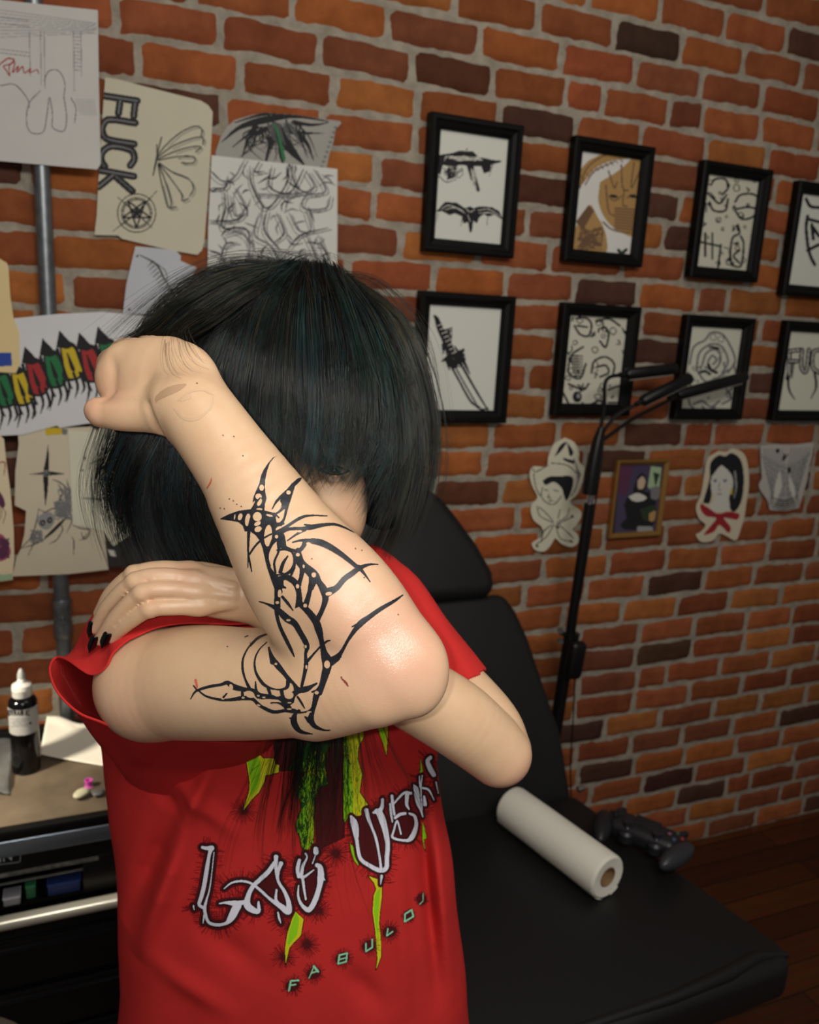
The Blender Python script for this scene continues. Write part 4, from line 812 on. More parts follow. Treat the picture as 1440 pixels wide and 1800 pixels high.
# ---------------------------------------------------------------- on the cart
def ink_bottle():
    b = onZ(47, 1352, ZC); r = .0275; o = empty('ink_bottle', b, 'black tattoo ink bottle with white cap and grey label, on the cart', 'bottle')
    Mb = mat('ink_black', (9, 9, 10), .12); h = .154
    mb = MB(); mb.lathe(b, [(r - .003, 0), (r, .003), (r, h), (r - .002, h + .006), (r - .008, h + .0115), (.0135, h + .014), (.0125, h + .016)], n=40); mb.build('body', Mb, o)
    mb = MB(); mb.lathe(b + np.array([0, 0, h + .0135]), [(.0185, 0), (.0192, .001), (.0188, .014), (.0195, .015), (.0185, .024), (.013, .0275), (.009, .029), (.0075, .035), (.0055, .038)], n=32); mb.build('cap', mat('white_plastic', (222, 220, 212), .35), o)
    mb = MB(); mb.lathe(b + np.array([0, 0, h + .050]), [(.0062, 0), (.0078, .002), (.0074, .009), (.0055, .016), (.003, .021), (.001, .022)], n=20); mb.build('nozzle_tip', mat('grey_plastic', (176, 176, 174), .35), o)
    # wrap-around label with lettering, drawn on the cylinder
    Z1, Z2 = h - .062, h - .006; V = []; n = 48
    for i in range(n):
        a = math.radians(-200 + i * 280 / (n - 1)); V += [(b[0] + (r + .0004) * math.cos(a), b[1] + (r + .0004) * math.sin(a), b[2] + Z1), (b[0] + (r + .0004) * math.cos(a), b[1] + (r + .0004) * math.sin(a), b[2] + Z2)]
    mb = MB(); mb.add(V, [(2 * i, 2 * i + 2, 2 * i + 3, 2 * i + 1) for i in range(n - 1)], 0)
    cv = Canvas(0, 1220, 80, 1300, .7).tile(4.5, 0, 1100)
    def L(ch, x, y, w=15, hh=44):
        G = {'N': [[(0, 1), (0, 0), (1, 1), (1, 0)]], 'Y': [[(0, 0), (.5, .5), (1, 0)], [(.5, .5), (.5, 1)]], 'D': [[(0, 0), (0, 1), (.7, 1), (1, .5), (.7, 0), (0, 0)]], 'A': [[(0, 1), (.5, 0), (1, 1)], [(.2, .65), (.8, .65)]], 'M': [[(0, 1), (0, 0), (.5, .7), (1, 0), (1, 1)]], 'I': [[(.5, 0), (.5, 1)]], 'C': [[(1, .1), (.3, 0), (0, .5), (.3, 1), (1, .9)]]}
        for s in G[ch]: cv.stroke([(x + u * w, y + v * hh, 8) for u, v in s], 1, smooth=False)
    for ch, x in zip('DYNAMIC', (68, 88, 110, 138, 166, 196, 216)): L(ch, x, 668, 15, 40)
    for i, y in enumerate((730, 745, 760, 775, 790)): cv.stroke([(90 + 12 * (i % 2), y + 8, 5), (235 - 14 * (i % 3), y, 5)], 2, smooth=False)
    cv.ell(240, 770, 10, 10, 0, 1)
    def proj(X, Y):
        D = np.stack([X - 720, 900 - Y, np.full(len(X), -FPX)], -1) @ R.T; A = D[:, 0] ** 2 + D[:, 1] ** 2; B = -2 * (D[:, 0] * b[0] + D[:, 1] * b[1]); Cc = b[0] ** 2 + b[1] ** 2 - (r + .0008) ** 2; q = B * B - 4 * A * Cc
        t = (-B - np.sqrt(np.maximum(q, 0))) / (2 * A); return CPOS + D * t[:, None], q > 0
    V, F, M_ = cv.cells(proj); mb.v.append(V); n0 = mb.n; mb.n += len(V); mb.f += (F[:, ::-1] + n0).tolist(); mb.m += (M_ + 1).tolist()
    mb.build('label', [mat('label_grey', (178, 176, 172), .5), INK, INKG], o)
ink_bottle()
def tissue():
    V = []; nu, nv = 40, 24
    a, b, c, d = onZ(70, 1338, ZC), onZ(250, 1352, ZC), onZ(250, 1296, ZC), onZ(84, 1292, ZC)
    for i in range(nv):
        v = i / (nv - 1)
        for j in range(nu):
            u = j / (nu - 1); p = (a * (1 - u) + b * u) * (1 - v) + (d * (1 - u) + c * u) * v
            z = .003 + .016 * (1 - u) ** 4 + .030 * v ** 2 + .003 * math.sin(5 * u + 4 * v) * v + (.006 * math.sin(13 * u) * (v > .9)); V.append((p[0], p[1] + .004 * math.sin(6 * u), ZC + z))
    F = [(i * nu + j, i * nu + j + 1, (i + 1) * nu + j + 1, (i + 1) * nu + j) for i in range(nv - 1) for j in range(nu - 1)]; mb = MB(); mb.add(V, F)
    m = mat('tissue_white', (250, 244, 228), .9, bump=.3, bscale=120); o = mb.build('folded_tissue', m)
    s = o.modifiers.new('thickness', 'SOLIDIFY'); s.thickness = .0015; s.offset = -1; tag(o, 'folded white tissue lying on the cart behind the ink bottle', 'tissue')
tissue()
def blobs(name, label, cat, pxy, rad, color, seed, squash=.6):
    r = random.Random(seed); b = bmesh.new(); bmesh.ops.create_icosphere(b, subdivisions=3, radius=rad); c = onZ(*pxy, ZC)
    f = [(r.uniform(80, 260), r.uniform(0, 6)) for _ in range(3)]
    for v in b.verts:
        k = 1 + .22 * math.sin(v.co.x * f[0][0] + f[0][1]) * math.sin(v.co.y * f[1][0] + f[1][1]) + .15 * math.sin(v.co.z * f[2][0]); v.co *= k; v.co.z *= squash
    zmin = min(v.co.z for v in b.verts); bmesh.ops.translate(b, vec=(c[0], c[1], ZC - zmin), verts=b.verts); mb = MB(); mb.bm(b); tag(mb.build(name, mat(name, color, .5)), label, cat)
blobs('crumpled_wrapper', 'small crumpled pale wrapper on the cart top', 'wrapper', (142, 1402), .014, (196, 190, 160), 3, .55)
blobs('crumpled_foil', 'small grey foil scrap beside the pale wrapper', 'wrapper', (172, 1398), .013, (86, 84, 84), 5, .4)
def ink_cap():
    c = onZ(156, 1382, ZC); mb = MB(); mb.lathe(c, [(.009, 0), (.0065, .002), (.0065, .012), (.0085, .0125), (.0085, .014), (.006, .014), (.005, .004)], n=22); tag(mb.build('ink_cup', mat('pink_cap', (206, 84, 176), .4)), 'small pink ink cup on the cart top', 'cup')
ink_cap()
def clear_bag():
    m = mat('clear_film', (220, 222, 222), .12); m.node_tree.nodes['Principled BSDF'].inputs['Transmission Weight'].default_value = .85; m.node_tree.nodes['Principled BSDF'].inputs['IOR'].default_value = 1.15
    V = []; nu, nv = 14, 20
    for i in range(nv):
        for j in range(nu):
            p = onZ(-60 + 84 * j / (nu - 1) - i * .4, 1300 + 100 * i / (nv - 1), ZC); V.append((p[0], p[1], ZC + .003 + .010 * abs(math.sin(j * .45 + i * .2)) + .002 * math.sin(i * 1.3)))
    mb = MB(); mb.add(V, [(i * nu + j, i * nu + j + 1, (i + 1) * nu + j + 1, (i + 1) * nu + j) for i in range(nv - 1) for j in range(nu - 1)]); o = mb.build('plastic_sleeve', m); s = o.modifiers.new('thickness', 'SOLIDIFY'); s.thickness = .0008; tag(o, 'crinkled clear plastic sleeve at the left edge of the cart', 'plastic')
clear_bag()
def stool():
    c = onZ(-6, 1800, .50); mb = MB(); mb.lathe((c[0] - .10, c[1] - .12, .43), [(.165, 0), (.18, .01), (.185, .035), (.178, .06), (.15, .07), (.02, .072)], n=48)
    o = empty('stool', (c[0] - .10, c[1] - .12, 0), 'round stool with a grey beige seat, at the bottom left corner', 'stool'); mb.build('seat', mat('beige_vinyl', (120, 112, 98), .55), o)
    x, y = c[0] - .10, c[1] - .12; mb = MB(); mb.tube([(x, y, .06), (x, y, .43)], .022, n=16); mb.build('column', M_chrome, o)
    for i in range(5):
        a = i * 1.2566; mb = MB(); mb.tube([(x, y, .08), (x + .2 * math.cos(a), y + .2 * math.sin(a), .05)], [.016, .011], n=10); mb.tube([(x + .2 * math.cos(a) - .01, y + .2 * math.sin(a), .024), (x + .2 * math.cos(a) + .01, y + .2 * math.sin(a), .024)], .024, n=16); mb.build('leg', M_blackmetal, o)
stool()
# ---------------------------------------------------------------- the person
def skin_material():
    m = mat('skin', (232, 198, 170), .36, spec=.55, sss=.10, bump=.35, bscale=1500, bdist=.0004); nt = m.node_tree; b = nt.nodes['Principled BSDF']
    tc = nt.nodes.new('ShaderNodeTexCoord'); n = nt.nodes.new('ShaderNodeTexNoise'); n.inputs['Scale'].default_value = 9; n.inputs['Detail'].default_value = 5
    nt.links.new(tc.outputs['Object'], n.inputs['Vector']); r = nt.nodes.new('ShaderNodeValToRGB'); r.color_ramp.elements[0].position = .3; r.color_ramp.elements[1].position = .7
    r.color_ramp.elements[0].color = lin((218, 182, 144)); r.color_ramp.elements[1].color = lin((230, 196, 160)); nt.links.new(n.outputs['Fac'], r.inputs['Fac'])
    n3 = nt.nodes.new('ShaderNodeTexNoise'); n3.inputs['Scale'].default_value = 70; n3.inputs['Detail'].default_value = 8; n3.inputs['Roughness'].default_value = .7; nt.links.new(tc.outputs['Object'], n3.inputs['Vector'])
    r3 = nt.nodes.new('ShaderNodeMapRange'); r3.inputs['From Min'].default_value = .35; r3.inputs['From Max'].default_value = .7; r3.inputs['To Max'].default_value = .30; nt.links.new(n3.outputs['Fac'], r3.inputs['Value'])
    m3 = nt.nodes.new('ShaderNodeMix'); m3.data_type = 'RGBA'; nt.links.new(r3.outputs['Result'], m3.inputs['Factor']); nt.links.new(r.outputs['Color'], m3.inputs[6]); m3.inputs[7].default_value = lin((216, 166, 134)); r = m3
    at = nt.nodes.new('ShaderNodeAttribute'); at.attribute_name = 'flush'; mx = nt.nodes.new('ShaderNodeMix'); mx.data_type = 'RGBA'; nt.links.new(at.outputs['Fac'], mx.inputs['Factor'])
    nt.links.new(r.outputs[2], mx.inputs[6]); mx.inputs[7].default_value = lin((230, 164, 144)); nt.links.new(mx.outputs[2], b.inputs['Base Color'])
    a2 = nt.nodes.new('ShaderNodeAttribute'); a2.attribute_name = 'elbow_gloss'; nt.links.new(a2.outputs['Fac'], b.inputs['Coat Weight']); b.inputs['Coat Roughness'].default_value = .2
    n5 = nt.nodes.new('ShaderNodeTexNoise'); n5.inputs['Scale'].default_value = 700; nt.links.new(tc.outputs['Object'], n5.inputs['Vector']); b5 = nt.nodes.new('ShaderNodeBump'); b5.inputs['Strength'].default_value = .6; b5.inputs['Distance'].default_value = .0008; nt.links.new(n5.outputs['Fac'], b5.inputs['Height']); nt.links.new(b5.outputs['Normal'], b.inputs['Coat Normal']); return m
M_skin = skin_material()
person = empty('person', tuple(P(470, 1000, .92)[:2]) + (0,), 'person with dark green hair in a red T-shirt, tattooed forearm raised across the face', 'person')
H = .0019
def new(lo=(-.40, -.66, .52), hi=(.17, .31, 1.06)): return SDF(lo, hi, H)
# tattooed arm
arm1 = new((-.33, -.22, .52), (.05, .17, .92))
arm1.cone((268, 1204, .73, 94), (345, 1180, .82, 84), k=.0)
arm1.chain([(268, 1204, .73, 94), (350, 1201, .70, 100), (450, 1203, .665, 97), (560, 1192, .63, 98), (640, 1176, .608, 88), (692, 1165, .60, 81)], k=.012, zs=.95)
fore = new((-.33, -.22, .52), (.05, .17, .92))
fore.chain([(318, 712, .628, 60), (345, 725, .625, 67), (411, 814, .62, 73), (505, 949, .61, 91), (598, 1050, .602, 98), (655, 1112, .60, 88), (690, 1163, .60, 82)], k=.012, zs=.88)
fore.chain([(440, 890, .617, 60), (495, 1005, .612, 76), (540, 1088, .612, 74), (590, 1150, .612, 74)], k=.012, zs=.9)
arm1.merge(fore, .009)
arm1.ell((722, 1190, .592), .026, .03, .018, k=.012)                           # point of the elbow
arm1.cone((655, 1225, .60, 52), (560, 1248, .625, 50), k=.014)
# raised fist
hand = new((-.33, .02, .54), (-.10, .17, .76))
hand.chain([(340, 722, .626, 64), (318, 664, .635, 62), (272, 662, .645, 66)], k=.008, zs=.62)
hand.chain([(272, 668, .645, 68), (228, 664, .652, 62)], k=.008, zs=.6)
hand.cone((228, 635, .650, 36), (300, 628, .645, 34), k=.006, zs=.8)
hand.chain([(318, 720, .63, 50), (262, 717, .634, 44), (212, 724, .636, 34), (176, 726, .640, 24)], k=.006, zs=.75)   # thumb
hand.cone((176, 726, .640, 24), (170, 722, .642, 23), k=.003)
fing = new((-.33, .02, .54), (-.10, .20, .76))
for (a, b, c, d) in (((212, 636, .652, 30), (194, 642, .668, 25), (196, 676, .676, 20), (214, 690, .672, 18)), ((238, 622, .662, 28), (214, 622, .690, 24), (212, 655, .696, 20), (232, 675, .69, 18)),
                     ((268, 616, .668, 26), (250, 616, .698, 22), (246, 650, .704, 19), (262, 668, .696, 17)), ((300, 618, .672, 23), (288, 620, .695, 19), (284, 648, .70, 17), (292, 664, .692, 16))):
    f = new((-.33, .02, .54), (-.10, .20, .76)); f.chain([a, b, c, d], k=.003); fing.merge(f, .0012)
fh = new((-.33, .02, .54), (-.10, .20, .76)); fh.merge; 
def merge_into(dst, src, k):
    o = np.round((src.lo - dst.lo) / H).astype(int); sl = tuple(slice(o[i], o[i] + src.n[i]) for i in range(3)); A = dst.g[sl]; B = src.g[tuple(slice(0, A.shape[i]) for i in range(3))]
    if k: h = np.clip(.5 + .5 * (A - B) / k, 0, 1); dst.g[sl] = A * (1 - h) + B * h - k * h * (1 - h)
    else: dst.g[sl] = np.minimum(A, B)
def snap(s): s.lo = body.lo + np.round((s.lo - body.lo) / H) * H; return s
body = new()
for s in (arm1, hand, fing): snap(s)
merge_into(body, arm1, 0)
body_h = None
merge_into(body, hand, .007); merge_into(body, fing, .003)
for q in ([(180, 698, .632, 7), (205, 700, .622, 6), (236, 706, .6175, 3)], [(262, 712, .616, 3), (270, 738, .617, 5), (284, 762, .626, 6)], [(192, 628, .636, 4), (197, 655, .634, 5), (190, 690, .634, 5)]): body.chain(q, k=.006, sub=True)
# other arm: upper arm behind, forearm crossing to the hand on the shoulder
arm2 = new((-.22, -.28, .62), (.17, .05, 1.0)); snap(arm2)
arm2.chain([(660, 1050, .90, 46), (730, 1125, .875, 44), (802, 1195, .835, 45), (862, 1268, .80, 50), (884, 1318, .785, 50)], k=.008)
f2 = new((-.22, -.28, .62), (.17, .05, 1.0)); snap(f2)
f2.chain([(878, 1326, .778, 57), (850, 1300, .772, 62), (795, 1257, .76, 67), (700, 1200, .75, 66), (600, 1138, .74, 60), (500, 1075, .728, 52), (450, 1046, .722, 47)], k=.01, zs=.9)
arm2.g = np.minimum(arm2.g, f2.g) * 1.0
h_ = np.clip(.5 + .5 * (arm2.g - f2.g) / .004, 0, 1)
merge_into(body, arm2, 0)
hand2 = new((-.32, -.16, .62), (-.08, -.02, .80)); snap(hand2)
hand2.chain([(470, 1052, .722, 46), (420, 1046, .716, 47), (372, 1040, .710, 44), (338, 1034, .706, 36)], k=.006, zs=.6)
fing2 = new((-.32, -.16, .62), (-.08, -.02, .80)); snap(fing2)
fl = [[(410, 1060, .704, 12), (352, 1064, .697, 17), (305, 1066, .689, 16), (264, 1070, .687, 15.5), (226, 1094, .696, 14), (198, 1120, .708, 12)],
      [(410, 1047, .702, 11), (345, 1041, .696, 16), (295, 1036, .687, 15.5), (250, 1042, .685, 15), (206, 1082, .697, 13.5), (177, 1124, .714, 12)],
      [(410, 1032, .702, 11), (340, 1020, .700, 15), (288, 1012, .693, 15), (238, 1021, .693, 14.5), (192, 1062, .708, 13), (168, 1104, .726, 11.5)],
      [(410, 1015, .710, 11), (335, 1004, .712, 14), (285, 998, .710, 13), (236, 1008, .712, 13), (196, 1040, .728, 12), (174, 1078, .745, 10)]]
for k_, ch in enumerate(fl):
    f = new((-.32, -.16, .62), (-.08, -.02, .80)); snap(f); f.chain(ch, k=.003); f.ell(ch[1][:3], .0105, .0084, .0086, k=.006); f.ell(ch[3][:3], .0086, .0080, .0084, k=.002); fing2.merge(f, .0006)
hand2.merge(fing2, .003)
hand2.chain([(420, 1030, .730, 28), (360, 1010, .745, 22), (320, 1005, .755, 18)], k=.006)     # thumb tucked behind
merge_into(body, hand2, .005)
# head, neck, trunk
body.ell((525, 700, .895), .080, .098, .092, k=.01); body.ell((528, 850, .862), .064, .084, .076, k=.02)
body.ell((520, 950, .845), .042, .040, .05, k=.02); body.cone((532, 830, .790, 12), (535, 893, .768, 17), k=.010); body.cone((532, 893, .772, 13), (530, 900, .782, 28), k=.008)
body.ell((478, 890, .822), .030, .045, .030, k=.03); body.ell((590, 893, .822), .030, .045, .030, k=.03)                # cheekbones
body.ell((588, 828, .787), .016, .011, .010, k=.004, sub=True); body.ell((470, 826, .787), .016, .011, .010, k=.004, sub=True)
body.ell((530, 935, .785), .022, .006, .008, k=.004); body.ell((529, 946, .785), .020, .007, .008, k=.004)            # lips
body.ell((403, 935, .865), .010, .022, .018, k=.006); body.cone((402, 950, .86, 12), (410, 972, .862, 9), k=.005); body.ell((648, 860, .905), .008, .022, .018, k=.006)
body.chain([(515, 940, .90, 90), (505, 1060, .925, 92)], k=.02)
body.chain([(505, 1080, .93, 95), (350, 1130, .88, 75), (300, 1175, .81, 80)], k=.03); body.chain([(505, 1080, .93, 95), (660, 1050, .90, 46)], k=.03)
body.chain([(500, 1180, .945, 150), (505, 1400, .97, 140), (510, 1600, 1.0, 135), (515, 1750, 1.02, 150)], k=.04, zs=.62)
V, F = body.mesh('body'); O = np.array(person.location)
# light smoothing of the surface
def smooth_mesh(V, F, it=2):
    n = len(V); E = np.concatenate([F[:, [0, 1]], F[:, [1, 2]], F[:, [2, 3]], F[:, [3, 0]]])
    for k in range(it):
        for lam in (.5, -.52):
            S = np.zeros_like(V); c = np.zeros(n)
            for a, b in ((0, 1), (1, 0)):
                for i in range(3): S[:, i] += np.bincount(E[:, a], V[E[:, b], i], n)
                c += np.bincount(E[:, a], minlength=n)
            V = V + lam * (S / c[:, None] - V)
    return V
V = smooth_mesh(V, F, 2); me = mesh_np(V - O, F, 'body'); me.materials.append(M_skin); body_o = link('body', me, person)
# rosier skin on the elbow, knuckles and fingertips
fl_ = np.zeros(len(V))
for (a, b, t, r, s) in ((700, 1130, .57, .045, .55), (640, 1090, .56, .04, .4), (610, 980, .57, .03, .35), (600, 1190, .6, .03, .25), (905, 1370, .78, .03, .75), (215, 1270, .70, .05, .35), (190, 700, .64, .02, .35), (168, 725, .64, .012, .6), (330, 1015, .70, .018, .3), (262, 1045, .69, .014, .3), (200, 1120, .71, .02, .25), (612, 890, .80, .03, .15), (440, 840, .60, .03, .1)):
    d = np.linalg.norm(V - P(a, b, t), axis=1); fl_ = np.maximum(fl_, s * np.exp(-(d / r) ** 2))
at = me.attributes.new('flush', 'FLOAT', 'POINT'); at.data.foreach_set('value', fl_.astype(np.float32))
d = np.linalg.norm(V - P(690, 1135, .56), axis=1); at = me.attributes.new('elbow_gloss', 'FLOAT', 'POINT'); at.data.foreach_set('value', (.9 * np.exp(-(d / .034) ** 2)).astype(np.float32))  # extra coat gloss put on the elbow to strengthen its highlight
bvh = bvh_of([body_o])
# ---------------------------------------------------------------- tattoo
M_tat = mat('tattoo_ink', (40, 41, 47), .42, spec=.45, noise=.35, nscale=300)
tc_ = Canvas(330, 790, 730, 1310, .6); tc_.g = .9
def TS_(*a): tc_.tile(*a)
TA, TB, TC = (5.76, 380, 790), (5.143, 440, 940), (5.143, 320, 1080)
S = lambda *p, c=1: tc_.stroke(list(p), c); Hh = lambda cx, cy, rx, ry, a=0: tc_.ell(cx, cy, rx * .95, ry * .95, a, 0)
TS_(*TA)
tc_.poly([(622, 63), (575, 82), (525, 140), (482, 205), (455, 265), (437, 345), (400, 430), (380, 480), (370, 538), (398, 515), (358, 605), (340, 650), (490, 640), (492, 560), (512, 495), (497, 430), (494, 380), (497, 310), (515, 220), (545, 135), (590, 80)])
tc_.poly([(45, 697), (130, 655), (230, 620), (350, 605), (440, 612), (530, 628), (590, 648), (602, 690), (585, 745), (610, 775), (600, 860), (605, 930), (570, 950), (535, 1000), (520, 1100), (545, 1180), (580, 1290), (640, 1440), (600, 1440), (540, 1270), (500, 1130), (470, 1000), (440, 920), (400, 868), (350, 832), (290, 828), (268, 770), (225, 735), (150, 722), (45, 707)])
tc_.poly([(872, 283), (830, 290), (765, 345), (720, 400), (650, 462), (600, 520), (560, 608), (572, 606), (605, 552), (650, 505), (668, 520), (660, 570), (610, 650), (588, 650), (580, 745), (600, 800), (640, 800), (680, 755), (705, 690), (740, 560), (760, 500), (800, 370), (855, 318)])
for h in ((462, 387, 25, 34), (430, 475, 34, 32), (440, 535, 22, 42, 25), (188, 683, 8, 30, 10), (243, 682, 24, 38, 20), (320, 712, 28, 68, 8), (418, 680, 48, 50), (438, 605, 34, 13), (420, 750, 38, 22, -28), (425, 807, 40, 30, -25), (540, 668, 38, 12, 15), (527, 872, 42, 116, 4), (733, 435, 23, 23), (655, 655, 42, 98, 22), (632, 796, 36, 18, -35)): Hh(*h)
S((445, 490, 8), (400, 545, 12), (358, 610, 14)); S((480, 900, 12), (530, 870, 12), (575, 850, 10)); S((350, 612, 12), (480, 625, 10), (590, 652, 12))
S((375, 620, 10), (350, 700, 12), (335, 790, 26), (330, 860, 26), (325, 960, 18), (325, 1060, 14), (320, 1200, 4)); S((328, 1070, 13), (345, 1160, 13), (360, 1235, 6)); S((445, 925, 16), (390, 985, 16), (335, 1065, 14))
S((665, 520, 30), (700, 560, 40), (650, 620, 20), (600, 655, 14)); S((590, 645, 10), (635, 690, 8)); S((590, 700, 24), (600, 760, 40), (680, 750, 20)); S((715, 590, 24), (690, 700, 16), (660, 760, 20))
S((620, 845, 50), (700, 790, 28), (850, 695, 26), (960, 668, 14), (1125, 673, 4)); S((650, 835, 50), (740, 805, 28), (880, 800, 30), (960, 788, 46), (1080, 765, 32), (1200, 758, 22), (1300, 790, 14), (1395, 838, 4)); S((895, 760, 10), (960, 775, 26))
S((900, 810, 30), (820, 855, 18), (722, 923, 7)); S((600, 870, 60), (650, 870, 70), (670, 930, 66), (690, 990, 50), (760, 1015, 24), (830, 1030, 36), (880, 985, 36), (905, 930, 50))
S((775, 940, 8), (860, 920, 18), (950, 925, 44), (1050, 940, 62), (1150, 985, 58), (1260, 1055, 48), (1350, 1125, 40), (1440, 1200, 36))
S((600, 900, 60), (560, 960, 30), (522, 1060, 22), (525, 1150, 34), (570, 1270, 50), (620, 1350, 70), (640, 1440, 60)); S((640, 940, 50), (630, 1040, 18), (590, 1140, 18), (600, 1250, 20))
S((830, 1020, 44), (820, 1100, 62), (870, 1180, 62), (930, 1235, 56), (990, 1280, 84), (960, 1400, 56)); S((700, 1012, 14), (770, 1040, 18), (795, 1130, 24), (770, 1215, 34), (700, 1262, 20), (650, 1245, 16)); S((725, 1080, 10), (680, 1150, 28), (650, 1240, 34))
S((620, 1020, 14), (700, 1008, 18)); S((600, 1290, 50), (700, 1290, 50), (780, 1335, 50), (830, 1370, 60)); S((870, 1200, 44), (860, 1290, 30), (835, 1370, 50)); S((760, 1270, 20), (790, 1200, 22))
for h in ((845, 828, 28, 14), (612, 882, 18, 20), (935, 952, 26, 15), (828, 1062, 21, 19), (885, 1185, 13, 20), (990, 1275, 24, 25), (648, 1287, 24, 13), (825, 1380, 19, 22), (560, 1205, 22, 26)): Hh(*h)
TS_(*TB)
S((150, 230, 26), (175, 310, 30), (220, 400, 60), (250, 480, 60), (245, 560, 52), (245, 650, 52), (240, 720, 30), (265, 820, 28), (310, 920, 30), (360, 1020, 26), (398, 1100, 8))
S((80, 603, 6), (150, 625, 14), (240, 670, 40), (330, 755, 62), (400, 800, 52), (450, 880, 46), (490, 950, 46), (515, 1012, 40), (500, 1080, 22), (505, 1170, 36), (490, 1260, 28), (465, 1370, 22)); S((530, 1026, 8), (500, 1012, 30))
S((290, 560, 20), (340, 620, 22), (387, 685, 5)); S((280, 400, 34), (285, 460, 34), (320, 480, 8)); S((260, 400, 44), (340, 385, 44), (415, 445, 54), (440, 530, 44), (440, 610, 52), (410, 658, 7)); S((440, 612, 50), (520, 690, 54), (590, 780, 62), (620, 860, 62), (640, 940, 42), (655, 1020, 42), (670, 1110, 52), (690, 1180, 70), (680, 1270, 52), (655, 1350, 46), (630, 1430, 40))
S((560, 340, 60), (550, 450, 36), (525, 560, 40), (500, 640, 50)); S((470, 330, 40), (450, 430, 26), (430, 480, 30)); S((430, 170, 60), (470, 260, 56), (570, 360, 84), (620, 425, 50), (665, 500, 66), (680, 580, 52), (650, 680, 38), (605, 770, 44)); S((700, 520, 76), (780, 480, 50), (850, 400, 46), (920, 350, 46), (990, 300, 38), (1080, 268, 16), (1155, 268, 4)); S((980, 290, 36), (1030, 350, 18), (1085, 425, 4))
S((1380, 545, 6), (1300, 600, 24), (1180, 670, 34), (1080, 740, 40), (1000, 800, 52), (940, 870, 36), (880, 960, 24), (830, 1050, 28), (780, 1110, 50), (700, 1130, 40), (660, 1080, 20)); S((922, 830, 6), (980, 805, 22)); S((690, 1180, 60), (740, 1150, 54), (790, 1115, 44)); S((820, 1105, 8), (780, 1110, 40))
S((665, 985, 12), (640, 1005, 12), (580, 1070, 14), (520, 1140, 22), (500, 1160, 24)); S((640, 1010, 12), (690, 965, 14), (722, 955, 6))
S((172, 1030, 8), (200, 1115, 38), (250, 1185, 50), (320, 1270, 34), (380, 1350, 48), (430, 1400, 40)); S((0, 1005, 9), (70, 940, 7), (150, 900, 5)); S((150, 970, 5), (80, 1040, 8), (42, 1130, 12), (50, 1240, 18), (110, 1340, 26), (180, 1385, 16), (260, 1400, 10), (330, 1380, 26), (345, 1310, 34)); S((600, 1345, 14), (540, 1375, 26), (470, 1395, 34))
for h in ((265, 530, 18, 38, 5), (245, 612, 18, 15), (345, 772, 22, 11), (500, 1010, 12, 15), (508, 1195, 11, 20), (695, 1172, 27, 38), (497, 640, 19, 19), (428, 465, 17, 22), (575, 362, 22, 25), (710, 532, 32, 18, -10), (430, 180, 20, 17), (483, 285, 11, 18), (228, 1165, 19, 12, 20), (375, 1370, 13, 34, -25)): Hh(*h)
TS_(*TC)
S((755, 178, 6), (680, 210, 7), (600, 300, 10), (552, 400, 13), (548, 490, 19), (570, 580, 15), (610, 670, 28)); S((665, 610, 8), (670, 680, 20), (690, 740, 40))
S((78, 765, 4), (110, 710, 12), (150, 682, 18), (250, 652, 22), (350, 635, 22), (410, 618, 34), (470, 655, 50), (560, 678, 36), (640, 692, 40), (700, 735, 50), (780, 745, 42), (880, 755, 34), (950, 790, 66), (1010, 740, 76), (1060, 690, 60))
S((150, 690, 10), (220, 740, 14), (340, 770, 19), (430, 772, 22), (550, 757, 36), (640, 767, 26), (700, 820, 28), (820, 880, 28), (930, 870, 26), (1000, 872, 40), (1080, 887, 12), (1150, 870, 12), (1190, 830, 20)); S((545, 680, 20), (548, 760, 22)); S((405, 715, 8), (375, 748, 16)); S((105, 645, 8), (135, 685, 8)); S((900, 690, 30), (910, 740, 30), (930, 800, 50), (960, 850, 60)); S((780, 670, 26), (800, 730, 22))
S((1205, 630, 12), (1140, 678, 28), (1070, 692, 44)); S((1258, 200, 30), (1285, 330, 42), (1318, 430, 76), (1290, 560, 62), (1260, 650, 46), (1220, 720, 54), (1200, 800, 42), (1180, 880, 34), (1165, 950, 52), (1200, 1010, 36), (1280, 1045, 14), (1340, 1048, 4))
S((1060, 870, 24), (1030, 890, 26), (1010, 955, 52), (1030, 1015, 50), (1080, 1062, 30), (1180, 1082, 4)); S((975, 938, 8), (1010, 945, 36)); S((1112, 925, 8), (1150, 958, 44)); S((1175, 700, 10), (1230, 690, 30)); S((785, 300, 14), (820, 430, 44))
for h in ((1097, 787, 86, 84), (445, 655, 17, 28, -15), (370, 765, 14, 6), (553, 753, 16, 10), (692, 820, 18, 9, 25), (612, 722, 48, 32, 22), (850, 712, 44, 28, 28), (968, 730, 44, 36), (808, 806, 112, 42, 8), (690, 735, 14, 9), (740, 750, 16, 9), (972, 798, 20, 7), (970, 855, 24, 8), (1312, 452, 29, 38), (1218, 707, 20, 17), (1150, 882, 22, 8)): Hh(*h)
S((805, 800, 8), (870, 800, 12), (940, 830, 36)); S((1045, 745, 14), (1078, 795, 16), (1108, 848, 6)); S((570, 203, 6), (595, 192, 6)); S((408, 290, 6), (414, 291, 5))
tat = tc_.build('tattoo', [M_tat], surf_proj(bvh, .00035), person); tat['label'] = 'black organic tribal tattoo around the elbow'
